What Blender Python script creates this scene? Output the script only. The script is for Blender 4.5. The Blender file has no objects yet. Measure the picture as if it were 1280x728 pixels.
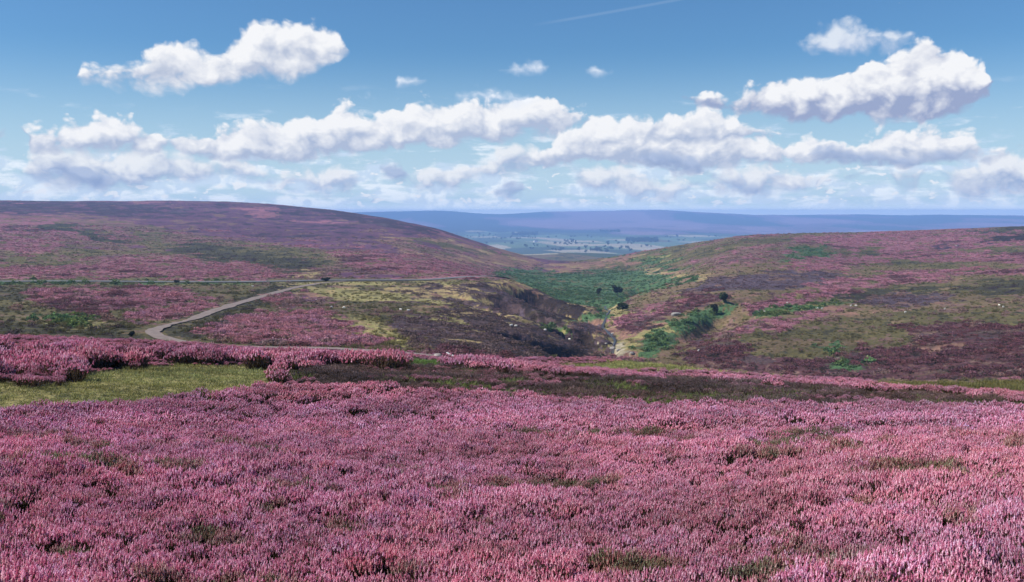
import bpy, bmesh, math, random
import numpy as np
from mathutils import Vector, Matrix, Euler
R = math.radians
rng = np.random.default_rng(7)
random.seed(7)
sc = bpy.context.scene
COL = sc.collection

# ------------------------------------------------------------------ photograph geometry
PW, PH, F = 1280.0, 728.0, 1229.0
EYE_ROW = 267.0
DROP = 3.0/F      # slope between the eye level and row 270, from which the hidden ground was estimated
PITCH = math.atan((PH/2-EYE_ROW)/F)
cp, sp = math.cos(PITCH), math.sin(PITCH)

def ray(px, py):
    """azimuth and slope of the line of sight through a photo pixel"""
    xc = (np.asarray(px, float)-PW/2)/F
    yc = (PH/2-np.asarray(py, float))/F
    Y = cp+sp*yc
    Z = -sp+cp*yc
    return np.arctan2(xc, Y), Z/np.hypot(xc, Y)

def pixel(x, y, z):
    f = cp*y-sp*z
    u = sp*y+cp*z
    f = np.where(f < 0.05, 0.05, f)
    return PW/2+F*x/f, PH/2-F*u/f

# ------------------------------------------------------------------ noise
def _hash(ix, iy, seed):
    h = (ix.astype(np.int64)*374761393+iy.astype(np.int64)*668265263+seed*982451653) & 0x7fffffff
    h = ((h ^ (h >> 13))*1274126177) & 0x7fffffff
    h = (h ^ (h >> 16)) & 0xffff
    return h/65535.0

def vnoise(x, y, seed=0):
    ix, iy = np.floor(x), np.floor(y)
    fx, fy = x-ix, y-iy
    fx = fx*fx*fx*(fx*(fx*6-15)+10)
    fy = fy*fy*fy*(fy*(fy*6-15)+10)
    ix = ix.astype(np.int64); iy = iy.astype(np.int64)
    a = _hash(ix, iy, seed); b = _hash(ix+1, iy, seed)
    c = _hash(ix, iy+1, seed); d = _hash(ix+1, iy+1, seed)
    return (a+(b-a)*fx)*(1-fy)+(c+(d-c)*fx)*fy

def fbm(x, y, seed=0, octv=4, gain=0.5):
    s = np.zeros_like(x, dtype=float); a = 1.0; t = 0.0
    for o in range(octv):
        c_, s_ = math.cos(0.6*o), math.sin(0.6*o)
        s += a*vnoise((x*c_-y*s_)*2**o+17.3*o, (x*s_+y*c_)*2**o-9.1*o, seed+o*13)
        t += a; a *= gain
    return s/t

def sstep(a, b, x):
    t = np.clip((x-a)/(b-a), 0, 1)
    return t*t*(3-2*t)

# ------------------------------------------------------------------ relief: surveyed points (pixel column, pixel row, distance)
SURVEY = []
for c in (-260, -60, 100, 260, 420, 580, 740, 900, 1060, 1220, 1380, 1560):
    for r, d in ((728, 8.7), (640, 12.3), (560, 18.0), (512, 24.5)):
        SURVEY.append((c, r, d, -0.38))
V = [
 # left edge
 (0,480,31),(0,462,36),(0,447,43),(0,435,52),(0,418,76),(0,416,150),(0,400,200),(0,375,280),(0,353,390),(0,330,520),(0,300,800),
 (0,275,1150),(0,262,1400),(0,252,1700),
 (200,470,32),(200,455,40),(200,440,55),(200,425.5,70),(300,430.5,70),(200,421,140),(200,400,200),(200,375,280),(200,353,390),(200,330,520),(200,300,820),
 (200,275,1180),(200,262,1450),(200,252,1700),(340,255,1680),
 (400,462,36),(400,450,50),(400,441,68),(400,438,108),(400,420,150),(400,400,200),(400,375,290),(400,352,390),(400,330,520),(400,300,850),
 (400,280,1200),(400,261,1580),(430,265,1500),(480,273,1400),(300,354,385),
 (540,475,30),(540,462,38),(540,450,58),(540,446,106),(540,440,130),(540,420,170),(540,400,215),(540,375,290),(540,352,400),(540,325,600),
 (540,300,950),(540,285,1250),(600,304,1180),
 (640,478,32),(640,462,40),(640,450,60),(640,446,72),(640,440,150),(640,415,210),(640,390,275),(640,368,350),(640,350,430),(640,343,720),
 (640,333,880),(640,317,1120),(690,328,1060),
 (740,485,30),(740,462,42),(740,452,62),(740,445,80),(740,438,235),(738,420,272),(735,397,330),(735,384,365),(740,372,520),(740,345,740),
 (740,330,960),(720,327,1060),
 (800,485,30),(800,462,46),(800,450,76),(800,445,240),(800,430,265),(800,410,300),(800,395,335),(800,380,385),(800,369,440),(800,355,650),
 (800,335,850),(800,317,990),
 (900,490,29),(900,475,37),(900,460,62),(900,462,215),(900,430,245),(900,400,290),(900,375,350),(900,350,430),(900,330,560),(900,310,780),(900,301,900),
 (1060,490,30),(1060,480,39),(1060,469,60),(1060,465,200),(1060,435,235),(1060,410,275),(1060,383,335),(1060,355,430),(1060,330,580),
 (1060,310,750),(1060,291,1000),
 (1280,500,31),(1280,485,50),(1280,475,70),(1280,470,180),(1280,430,225),(1280,400,275),(1280,370,350),(1280,340,480),(1280,315,680),
 (1280,295,900),(1280,283,1150),
 # dale and far fells
 (720,322,2100),(720,315,2450),
 (460,265,10000),(560,264,10000),(680,265,10000),(820,262.5,10000),(900,266.5,10000),(1000,269,10000),(1100,270,10000),(1280,270,10000),
 (300,268,10000),(0,270,10000),(1085,268,10600),(1000,269.5,10600),(1180,270,10600),
]
for v in V: SURVEY.append((*v, -0.36 if 28 < v[2] < 104 and not (v[0] == 0 and v[2] in (31, 43)) else 0.0))
HID = [ # behind a brow: (pixel column, distance, height)
 (0,110,-14.5),(200,102,-14.2),(400,90,-13.0),(540,84,-12.6),(640,110,-18),(740,140,-27),(800,150,-30),(900,130,-27),(1060,120,-27),(1280,115,-24),
 (0,2300,18),(0,4000,-60),(200,2300,15),(200,4000,-80),(400,2200,-5),(400,4000,-100),(540,2000,-60),(640,520,-37),(640,1800,-90),
 (740,430,-41.5),(740,1500,-86),(800,560,-44),(800,1500,-78),(900,1500,-60),(1060,1600,-48),(1280,1800,-40),(1280,3500,-115),(1060,3000,-118),
]
for c in (460, 640, 800, 950, 1150, 1300):
    HID += [(c,3100,-122),(c,4300,-123),(c,5600,-120),(c,7000,-92),(c,8300,-50)]
for c in (-100, 300, 600, 900, 1200, 1450):
    HID += [(c,11300,-60)]
PT, PE, PD = [], [], []
for px, py, d, dz in SURVEY:
    a, e = ray(px, py); PT.append(float(a)); PE.append(float(e)+dz/d); PD.append(d)
for px, d, z in HID:
    a, e = ray(px, 270); PT.append(float(a)); PE.append(z/d-DROP); PD.append(d)
# the sides beyond the frame carry on like its edges
for px, far in ((0, -420), (1280, 1700)):
    a2 = float(ray(far, 300)[0])
    for (cx, py, d, dz) in SURVEY:
        if cx == px: PT.append(a2); PE.append(float(ray(px, py)[1])); PD.append(d)
    for (cx, d, z) in HID:
        if cx == px: PT.append(a2); PE.append(z/d-DROP); PD.append(d)
KA = 2.6
P = np.c_[np.array(PT)*KA, np.log(PD)]
E = np.array(PE)
def _phi(r2): return np.where(r2 < 1e-12, 0, r2*np.log(r2+1e-12))
n = len(P)
K = _phi(((P[:, None]-P[None])**2).sum(-1))+np.eye(n)*2e-4
Q = np.c_[np.ones(n), P]
A = np.block([[K, Q], [Q.T, np.zeros((3, 3))]])
W = np.linalg.solve(A, np.r_[E, 0, 0, 0])
TH0, TH1, LD0, LD1 = -0.80, 0.80, math.log(8.0), math.log(11300.0)
NT, NL = 300, 560
gt = np.linspace(TH0, TH1, NT); gl = np.linspace(LD0, LD1, NL)
GRID = np.zeros((NT, NL))
tc = np.clip(gt, -0.60, 0.60)
for i in range(NT):
    q = np.c_[np.full(NL, tc[i]*KA), gl]
    r2 = ((q[:, None]-P[None])**2).sum(-1)
    GRID[i] = _phi(r2)@W[:n]+W[n]+q@W[n+1:]

def base_z(x, y):
    D = np.hypot(x, y); th = np.arctan2(x, y)
    ft = np.clip((th-TH0)/(TH1-TH0), 0, 1)*(NT-1.001)
    fl = np.clip((np.log(np.maximum(D, 8.0))-LD0)/(LD1-LD0), 0, 1)*(NL-1.001)
    i = ft.astype(int); j = fl.astype(int); a = ft-i; b = fl-j
    e = (GRID[i, j]*(1-a)+GRID[i+1, j]*a)*(1-b)+(GRID[i, j+1]*(1-a)+GRID[i+1, j+1]*a)*b
    zn = e*np.maximum(D, 8.0)
    t = np.clip(D/8.0, 0, 1)
    return -2.15+(zn+2.15)*t

DS = np.exp(np.linspace(math.log(6), math.log(11150), 2600))
def hit(px, py, dmin=0, fn=None):
    """first ground point in the line of sight of a photo pixel, from dmin metres on"""
    a, e = ray(px, py)
    x = DS*math.sin(a); y = DS*math.cos(a)
    z = (fn or base_z)(x, y)
    ok = np.where((z >= DS*e) & (DS >= dmin))[0]
    k = ok[0] if len(ok) else len(DS)-1
    return float(x[k]), float(y[k])

# ------------------------------------------------------------------ gullies and the beck: polylines (pixels, half width, depth)
def world_line(pts, step=None):
    w = np.array([hit(*p) for p in pts])
    return w
def line_dist(x, y, w):
    best = np.full(x.shape, 1e9); tt = np.zeros(x.shape)
    L = len(w)-1
    for i in range(L):
        ax, ay = w[i]; bx, by = w[i+1]
        dx, dy = bx-ax, by-ay
        t = np.clip(((x-ax)*dx+(y-ay)*dy)/(dx*dx+dy*dy+1e-9), 0, 1)
        d = np.hypot(x-ax-t*dx, y-ay-t*dy)
        m = d < best
        best = np.where(m, d, best); tt = np.where(m, (i+t)/L, tt)
    return best, tt
GULLY = []
for pts, wid, dep in (
    ([(628,374),(650,383),(678,396),(702,408)], 5.0, 7.0),
    ([(655,361),(680,371),(705,384),(742,399)], 6.5, 10.0),
    ([(640,417),(670,428),(705,437),(735,442)], 4.5, 5.0),
    ([(700,408),(725,415),(745,425),(757,436)], 5.0, 8.0),
    ([(560,364),(600,378),(640,396)], 4.0, 2.4),
    ([(905,384),(893,394),(880,404),(868,415)], 6.0, 3.0),
    ([(1000,368),(960,372),(925,376),(903,382)], 4.0, 1.4),
    ([(846,346),(800,362),(775,374)], 7.0, 3.0),
    ([(838,430),(880,402),(905,388)], 6.0, 2.0)):
    GULLY.append((world_line(pts), wid, dep))
BECK = np.array([hit(*p) for p in ((806,447),(790,443),(778,441),(768,440),(756,436),(766,429),(770,420),(760,411),(752,402),(758,392),(763,385),(756,379))])

PLAIN = []   # strips kept smooth: (line, half width)
def ground_z(x, y, rough=True):
    x = np.asarray(x, float); y = np.asarray(y, float)
    D = np.hypot(x, y)
    z = base_z(x, y)
    m = (D > 90) & (D < 900)
    if m.any():
        xm, ym = x[m], y[m]; zz = np.zeros(xm.shape)
        wob = 3.0*(fbm(xm/14, ym/14, 91, 3)-.5)
        for w, wid, dep in GULLY:
            d, t = line_dist(xm, ym, w)
            # the bank on the far side is cut steep, the near side falls gently
            L_ = len(w)-1; q = np.clip(t*L_, 0, L_-1e-6); i_ = q.astype(int); fr = (q-i_)[:, None]
            pt = w[i_]*(1-fr)+w[i_+1]*fr
            far_ = (np.hypot(xm, ym) > np.hypot(pt[:, 0], pt[:, 1]))
            d = np.abs(d+wob*.5)
            ww = np.where(far_, wid*.62, wid*1.9)
            zz -= dep*np.exp(-(d/ww)**2)*sstep(0, .25, t+.05)*sstep(0, .2, 1.05-t)
        d, t = line_dist(xm, ym, BECK)
        zz -= 1.3*np.exp(-(d/4.0)**2)
        z[m] += zz
    r = 0.55*(fbm(x/9, y/9, 3, 4)-.5)*sstep(20, 80, D)+0.20*(fbm(x/2.6, y/2.6, 5, 3)-.5)*sstep(8, 14, D)*(1-sstep(200,500,D))
    r += 2.6*(fbm(x/55, y/55, 7, 4)-.5)*sstep(230, 700, D)
    r += 16*(fbm(x/420, y/420, 9, 4)-.5)*sstep(1300, 2500, D)*(1-0.6*sstep(9000,10500,D))
    r += 40*np.maximum(0,(fbm(x/900, y/1600, 11, 4)-.5))*sstep(6500, 8500, D)*(1-sstep(9300,9900,D))
    for w, hw in PLAIN:
        mm = (np.abs(D-300) < 330)
        if mm.any():
            d, t = line_dist(x[mm], y[mm], w)
            r[mm] *= sstep(hw*0.9, hw*2.6, d)
    return z+r

# ------------------------------------------------------------------ track and road lines
def smooth_line(pts, n=120):
    w = np.array([hit(*p) for p in pts])
    return resample(w, n)
def resample(w, n):
    for _ in range(3):   # corner cutting
        q = [w[0]]
        for i in range(len(w)-1):
            q += [w[i]*.75+w[i+1]*.25, w[i]*.25+w[i+1]*.75]
        q.append(w[-1]); w = np.array(q)
    s = np.r_[0, np.cumsum(np.hypot(*np.diff(w, axis=0).T))]
    t = np.linspace(0, s[-1], n)
    return np.c_[np.interp(t, s, w[:, 0]), np.interp(t, s, w[:, 1])]
def at_d(px, d):
    a = float(ray(px, 300)[0]); return (d*math.sin(a), d*math.cos(a))
TRACK = resample(np.array([at_d(640,98), at_d(600,102), at_d(560,105), at_d(480,107), at_d(400,111), at_d(320,117), at_d(250,126), at_d(200,136),
                  at_d(186,146), at_d(192,160), at_d(222,186), at_d(258,226), at_d(300,275), at_d(345,330), at_d(385,372), at_d(430,392)]), 170)
ROAD = resample(np.array([at_d(-420,400), at_d(-150,396), at_d(0,392), at_d(200,390), at_d(330,390), at_d(430,396), at_d(520,406), at_d(590,420), at_d(617,432), at_d(632,452)]), 200)
PLAIN += [(TRACK[::4], 3.2), (ROAD[::4], 4.2)]

# ------------------------------------------------------------------ plant cover: palette and patches
PAL = {  # linear base colours
 'pink':(.230,.095,.118), 'pinkbrown':(.155,.092,.074), 'purple':(.105,.046,.080), 'darkpurple':(.045,.026,.040), 'tanpink':(.210,.115,.082),
 'burnt':(.072,.045,.046), 'slate':(.078,.054,.068), 'olive':(.098,.082,.032), 'darkolive':(.045,.040,.020), 'grass':(.235,.205,.080),
 'straw':(.290,.215,.100), 'bracken':(.058,.108,.044), 'green':(.060,.098,.030), 'peatshade':(.028,.018,.016), 'mix':(.140,.098,.054),  # the dark peaty tone also paints the shade of the spur's gully banks
 'deepheather':(.085,.038,.042), 'soil':(.040,.030,.022), 'field':(.055,.075,.045), 'fell':(.13,.075,.11), 'felldark':(.030,.040,.040), 'fellpink':(.21,.125,.17),
 'wood':(.030,.045,.025), 'fieldtan':(.34,.29,.20), 'fieldgreen':(.11,.155,.085), 'scree':(.23,.19,.15),
}
CLS = list(PAL); CI = {k: i for i, k in enumerate(CLS)}
PALARR = np.array([PAL[k] for k in CLS])
# (class, dmin, dmax, polygon in photo pixels)
PATCH = [
 # left hill
 ('purple',380,2600,[(-900,240),(720,240),(720,340),(620,352),(-900,352)]),
 ('darkpurple',900,2600,[(-900,249),(60,252),(200,258),(236,263),(234,269),(140,268),(60,266),(-900,258)]),  # dark heather whose colour also carries a cloud's shadow on the upper hill
 ('darkpurple',900,2600,[(300,252),(430,264),(540,284),(552,292),(500,286),(400,268)]),  # the cloud's shadow continues here in the cover colour
 ('darkpurple',900,2600,[(330,293),(400,296),(470,306),(440,309),(360,300)]),
 ('pinkbrown',380,1300,[(-900,262),(0,263),(100,271),(200,283),(290,300),(420,312),(560,322),(690,331),(610,350),(-900,352)]),
 ('pink',380,1300,[(-900,264),(0,266),(80,277),(130,290),(190,303),(110,302),(0,292),(-900,290)]),
 ('pink',380,1300,[(0,296),(60,300),(90,310),(40,318),(0,314)]),
 ('pink',380,1300,[(60,330),(180,320),(300,332),(390,347),(240,350),(70,349)]),
 ('pink',380,1300,[(0,338),(60,336),(50,350),(0,350)]),
 ('olive',380,1300,[(60,308),(160,312),(220,305),(200,318),(90,322)]),
 ('darkolive',380,1300,[(70,279),(110,287),(172,303),(140,304),(90,293),(40,284)]),
 ('olive',380,1300,[(178,291),(200,288),(206,306),(190,312),(172,304)]),
 ('darkolive',380,1300,[(190,310),(250,302),(330,308),(430,322),(440,330),(370,338),(280,328),(220,318)]),
 ('olive',380,1300,[(250,302),(340,306),(480,322),(520,334),(430,330),(330,316)]),
 ('olive',380,1300,[(0,316),(50,318),(110,330),(40,336),(0,332)]),
 ('tanpink',600,1500,[(470,296),(560,298),(620,312),(692,330),(640,334),(560,326),(490,312)]),
 ('pinkbrown',600,1500,[(470,300),(540,306),(600,318),(560,322),(500,312)]),
 ('pink',380,1300,[(410,318),(480,316),(560,328),(612,342),(600,348),(500,344),(440,334)]),
 ('straw',380,1300,[(370,338),(400,340),(390,348),(372,346)]),
 # ground between the knoll and the road
 ('olive',112,420,[(-900,350),(640,348),(640,450),(-900,450)]),
 ('green',370,420,[(-900,351),(180,352),(330,354),(330,359),(0,361),(-900,360)]),
 ('grass',370,440,[(190,357),(330,356),(410,353),(620,351),(620,356),(440,362),(300,372),(250,372)]),
 ('pink',112,380,[(38,363),(120,361),(225,361),(262,374),(210,383),(140,388),(80,388),(48,378)]),
 ('deepheather',112,380,[(55,376),(140,384),(110,395),(70,392)]),
 ('pink',112,380,[(160,391),(250,380),(268,382),(215,400),(180,402)]),
 ('darkolive',112,380,[(0,360),(25,362),(48,372),(10,375),(0,376)]),
 ('darkolive',112,380,[(-900,400),(0,402),(60,405),(170,412),(172,424),(90,424),(0,420),(-900,420)]),
 ('green',112,380,[(50,398),(110,399),(130,408),(80,408)]),
 ('grass',112,380,[(100,402),(135,404),(130,411),(104,410)]),
 ('pink',112,380,[(240,420),(272,402),(330,392),(400,390),(440,402),(470,424),(480,434),(380,433),(280,429)]),
 ('darkolive',112,380,[(205,415),(262,390),(330,362),(380,356),(345,376),(280,400),(245,424),(222,424)]),
 ('pinkbrown',112,380,[(330,372),(400,358),(460,362),(420,378),(350,388)]),
 ('grass',112,420,[(360,360),(440,358),(520,372),(600,388),(560,388),(470,380),(420,376),(380,372)]),
 ('grass',112,380,[(415,396),(470,398),(505,424),(540,434),(500,434),(450,420)]),
 # the burnt spur
 ('burnt',112,470,[(478,382),(520,378),(480,360),(560,356),(612,352),(650,352),(690,372),(742,384),(762,436),(740,446),(600,446),(540,434),(506,424)]),
 ('olive',112,300,[(430,376),(520,382),(560,392),(520,396),(470,392),(440,388)]),
 ('straw',112,470,[(480,356),(520,358),(575,370),(612,380),(600,382),(540,372),(490,362)]),
 ('grass',112,470,[(440,360),(500,366),(560,380),(602,390),(560,387),(500,377),(450,372)]),
 ('straw',112,470,[(555,354),(590,362),(610,368),(600,370),(570,364)]),
 ('straw',300,470,[(618,349),(640,350),(690,366),(735,383),(742,391),(715,382),(670,367),(632,355)]),
 ('straw',200,470,[(600,388),(640,394),(680,410),(640,403)]),
 ('grass',200,470,[(505,388),(570,398),(600,410),(575,407)]),
 ('peatshade',250,470,[(664,376),(690,374),(725,384),(748,396),(742,402),(712,398),(690,398)]),  # shade of the nose's right bank, painted over its dark peaty ground
 ('peatshade',200,470,[(636,376),(650,380),(702,406),(690,408),(655,394)]),  # upper gully bank: its shade put into the peaty cover colour
 ('peatshade',150,330,[(716,412),(735,416),(758,434),(745,438),(725,434)]),  # dark side of the mound, peaty ground with the shade painted in
 ('peatshade',130,330,[(645,421),(672,428),(740,440),(740,447),(690,446),(655,434)]),  # lower bank, shade painted in along with its dark peaty ground
 ('green',200,330,[(680,408),(704,408),(712,418),(690,417)]),
 ('deepheather',112,170,[(540,438),(600,440),(640,444),(620,452),(540,448)]),
 # dale floor
 ('grass',180,470,[(700,405),(745,392),(768,384),(800,380),(800,400),(772,415),(800,430),(835,446),(780,449),(752,440),(762,425),(738,412)]),
 ('bracken',180,470,[(720,392),(760,388),(770,398),(735,402)]),
 ('slate',180,470,[(705,406),(745,402),(760,408),(748,418),(720,414)]),
 ('straw',300,600,[(735,378),(760,376),(772,384),(760,390),(742,388)]),
 ('fieldtan',180,300,[(756,428),(775,430),(792,440),(785,448),(760,446)]),
 # green bank beyond
 ('bracken',440,1150,[(612,338),(700,336),(760,322),(830,312),(920,300),(920,348),(840,366),(780,392),(700,386),(640,356)]),
 ('olive',440,1150,[(640,344),(720,336),(800,318),(880,308),(960,298),(1000,298),(960,318),(880,336),(790,344),(770,336),(700,344)]),
 ('tanpink',600,1150,[(700,331),(760,324),(800,318),(790,326),(740,336),(690,342),(670,345)]),
 ('bracken',440,1150,[(700,352),(760,340),(830,334),(862,336),(880,350),(800,372),(740,372)]),
 ('straw',440,1150,[(800,337),(850,340),(905,346),(900,349),(840,345),(796,340)]),
 ('green',440,1150,[(790,322),(850,316),(870,328),(800,334)]),
 # right hill
 ('mix',150,1300,[(790,372),(850,352),(905,345),(1000,336),(2300,336),(2300,476),(830,476),(800,440)]),
 ('mix',420,1400,[(900,300),(1000,294),(1280,283),(2300,280),(2300,345),(1000,345),(905,345),(850,345)]),
 ('olive',420,1400,[(830,312),(930,298),(1010,293),(1030,300),(960,318),(900,338),(850,336)]),
 ('pinkbrown',420,1400,[(860,325),(940,306),(1010,302),(1040,312),(1000,325),(930,338),(900,338)]),
 ('pink',420,1400,[(985,300),(1060,292),(1280,284),(2300,281),(2300,326),(1280,330),(1160,327),(1060,336),(970,340),(1000,325),(1045,316),(1030,306)]),
 ('olive',420,1400,[(1000,303),(1035,307),(1055,317),(1020,320),(995,312)]),
 ('bracken',420,1400,[(1005,308),(1035,310),(1030,320),(1000,326),(985,322)]),
 ('olive',420,1400,[(1050,312),(1090,311),(1095,322),(1055,323)]),
 ('darkolive',600,1500,[(1215,288),(1285,282),(2300,280),(2300,286),(1280,289),(1220,291)]),
 ('peatshade',500,1500,[(1218,299),(1290,296),(2300,296),(2300,302),(1280,302),(1230,302)]),
 ('darkpurple',500,1500,[(1145,309),(1220,304),(1222,306),(1160,311)]),
 ('olive',400,1400,[(1180,311),(1290,306),(2300,306),(2300,313),(1280,314),(1200,315)]),
 ('slate',380,700,[(850,362),(880,350),(960,342),(1030,338),(1060,346),(1040,354),(990,360),(920,370),(860,372)]),
 ('slate',380,700,[(985,336),(1050,340),(1070,350),(1010,350)]),
 ('olive',380,800,[(1060,332),(1130,326),(1210,328),(1240,336),(1150,342),(1080,342)]),
 ('pink',300,800,[(1010,356),(1080,344),(1160,338),(1280,336),(1280,344),(1170,348),(1100,356),(1020,362)]),
 ('pink',280,600,[(930,384),(975,372),(1030,358),(1090,352),(1180,346),(1160,356),(1060,368),(1000,378),(945,392),(928,392)]),
 ('olive',250,700,[(1080,362),(1150,355),(1260,346),(2300,340),(2300,372),(1240,374),(1150,362),(1080,372)]),
 ('darkolive',250,700,[(1190,358),(1280,352),(2300,350),(2300,366),(1230,368)]),
 ('darkolive',250,700,[(1040,370),(1100,362),(1190,358),(1180,364),(1100,370),(1060,374)]),
 ('slate',250,700,[(1060,376),(1110,370),(1180,366),(1195,378),(1130,382),(1070,382)]),
 ('green',250,600,[(938,392),(985,382),(1060,374),(1062,380),(1010,387),(960,395)]),
 ('pink',200,450,[(915,415),(960,400),(1010,391),(1045,390),(1010,404),(960,416),(925,422)]),
 ('pinkbrown',200,450,[(880,425),(930,400),(960,396),(930,410),(905,428)]),
 ('olive',150,420,[(920,420),(1000,410),(1080,390),(1280,384),(2300,384),(2300,414),(1180,412),(1080,424),(1000,436),(925,434)]),
 ('bracken',200,500,[(864,398),(880,385),(903,374),(914,382),(896,400),(870,416),(856,421)]),
 ('bracken',180,400,[(800,436),(826,410),(850,398),(862,404),(846,428),(820,446),(800,446)]),
 ('deepheather',200,500,[(815,382),(870,366),(905,362),(900,372),(860,386),(830,402),(800,412),(790,402)]),
 ('pink',200,500,[(800,388),(860,370),(864,378),(830,388),(810,396)]),
 ('pink',200,500,[(770,398),(800,392),(812,398),(790,412),(772,408)]),
 ('grass',200,400,[(800,412),(850,402),(840,412),(800,428),(775,430),(772,420)]),
 ('deepheather',140,420,[(850,446),(880,424),(930,426),(1000,440),(1070,430),(1110,410),(1180,404),(1240,408),(2300,404),(2300,478),(1000,474),(900,462),(855,456)]),
 ('olive',140,420,[(930,424),(1000,420),(1060,424),(1075,440),(1040,452),(990,446),(930,438)]),
 ('bracken',140,420,[(1025,432),(1040,428),(1042,440),(1062,452),(1080,462),(1050,466),(1042,456),(1050,448)]),
 ('olive',140,420,[(1080,412),(1130,414),(1150,430),(1120,438),(1080,436)]),
 ('tanpink',140,420,[(1150,434),(1180,428),(1190,436),(1165,442)]),
 # near bands
 ('grass',20,60,[(-900,480),(0,480),(30,486),(80,482),(120,466),(240,457),(345,461),(372,472),(310,492),(235,505),(130,515),(0,524),(-900,530)]),
 ('grass',30,70,[(-40,455),(62,452),(85,458),(70,466),(-40,466)]),
 ('burnt',20,75,[(345,474),(380,466),(470,460),(560,460),(620,466),(700,472),(760,475),(900,480),(1060,488),(1180,497),(1290,508),(2300,510),(2300,520),(1290,518),(1100,514),(900,514),(760,510),(600,499),(500,493),(400,486)]),
 ('olive',40,110,[(1070,478),(1160,474),(2300,473),(2300,498),(1280,497),(1190,492),(1110,487)]),
 ('grass',45,112,[(690,456),(800,451),(900,456),(1000,466),(1060,472),(1000,475),(880,466),(780,466),(700,461)]),
 ('straw',60,112,[(840,454),(900,456),(960,464),(920,466),(860,460)]),
 ('green',45,115,[(470,451),(520,449),(572,455),(570,461),(500,459)]),
 ('grass',45,112,[(590,453),(640,450),(655,456),(610,458)]),
]

def in_poly(px, py, poly):
    r = np.zeros(px.shape, bool); L = len(poly); j = L-1
    for i in range(L):
        xi, yi = poly[i]; xj, yj = poly[j]
        c = ((yi > py) != (yj > py)) & (px < (xj-xi)*(py-yi)/((yj-yi) or 1e-9)+xi)
        r ^= c; j = i
    return r

def cover(x, y, z):
    D = np.hypot(x, y)
    A_ = np.arctan2(x, y)*48; B_ = np.log(np.maximum(D, 3))*30
    jx = (fbm(A_, B_, 21, 5, .6)-.5)*70+(fbm(x/2.0+5, y/2.0, 23, 2)-.5)*10*np.clip(120/D, 0, 1)
    jy = (fbm(A_+40, B_+7, 22, 5, .6)-.5)*17*np.clip((D-30)/120, .35, 1)+(fbm(x/1.2, y/1.2+3, 24, 2)-.5)*7*np.clip(80/D, 0, 1)
    px, py = pixel(x, y, z)
    px = px+jx; py = py+jy
    k = np.full(x.shape, CI['pink'])
    # default cover where no patch is drawn
    n1 = fbm(x/45, y/45, 31, 4)
    k = np.where((D > 112) & (n1 < .47), CI['olive'], k)
    k = np.where((D > 112) & (n1 > .56), CI['pinkbrown'], k)
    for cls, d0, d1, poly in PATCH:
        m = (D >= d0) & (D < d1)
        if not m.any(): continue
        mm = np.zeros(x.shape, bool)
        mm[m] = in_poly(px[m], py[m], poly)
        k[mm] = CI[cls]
    # dale with its fields, far fells
    far = D > 1500
    if far.any():
        # field cells: skewed jittered strips
        xf, yf = x[far]*.97+y[far]*.22, y[far]*.97-x[far]*.22
        cx = np.floor(xf/190+1.3*fbm(xf/900, yf/900, 41, 2)); cy = np.floor(yf/330+1.1*fbm(xf/800, yf/800, 43, 2))
        h = _hash(cx.astype(np.int64), cy.astype(np.int64), 5)
        kf = np.where(h < .38, CI['fieldgreen'], np.where(h < .66, CI['field'], np.where(h < .90, CI['fieldtan'], CI['olive'])))
        Df = D[far]; nf = fbm(xf/700, yf/1500, 47, 4)
        fell = np.where(nf < .46, CI['felldark'], np.where(nf < .58, CI['fell'], CI['fellpink']))
        kf = np.where(Df+2200*(nf-.5) > 6000, fell, kf)
        zr = z[far]+Df*DROP
        moor = (zr > -70) & (Df < 5000)
        kf = np.where(moor | (Df < 2000), np.where(nf < .5, CI['bracken'], CI['olive']), kf)
        kk = k[far]; hillside = (Df < 2600) & (zr > -45)
        k[far] = np.where(hillside, kk, kf)
    # plants of neighbouring patches grow into one another
    mo = fbm(A_*1.6, B_*1.3, 55, 5, .62)+_hash((x*97).astype(np.int64), (y*97).astype(np.int64), 8)*.10-.05
    m2 = fbm(A_*.5, B_*.6, 57, 4, .6)+_hash((x*83).astype(np.int64), (y*89).astype(np.int64), 9)*.06-.03
    out = k.copy(); mid = (D > 112) & (D < 2600)
    for nm, pa_, pb_, pc_ in (('pink','pinkbrown','olive','deepheather'),('pinkbrown','pink','olive','purple'),('purple','pinkbrown','darkpurple','pink'),('olive','pinkbrown','darkolive','mix'),
                         ('tanpink','straw','pinkbrown','olive'),('bracken','olive','green','bracken'),('burnt','slate','peatshade','straw'),('slate','burnt','pinkbrown','slate'),('mix','olive','pinkbrown','tanpink'),
                         ('darkpurple','purple','slate','darkpurple'),('deepheather','peatshade','pinkbrown','burnt'),('grass','olive','straw','tanpink'),('straw','grass','tanpink','burnt'),('darkolive','olive','peatshade','darkolive'),('green','olive','grass','bracken')):
        q = mid & (k == CI[nm])
        out[q & (mo > .645)] = CI[pa_]; out[q & (mo < .36)] = CI[pb_]; out[q & (m2 > .66)] = CI[pc_]
    k = out
    near = D < 19
    k = np.where(near, CI['pink'], k)
    return k

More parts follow.
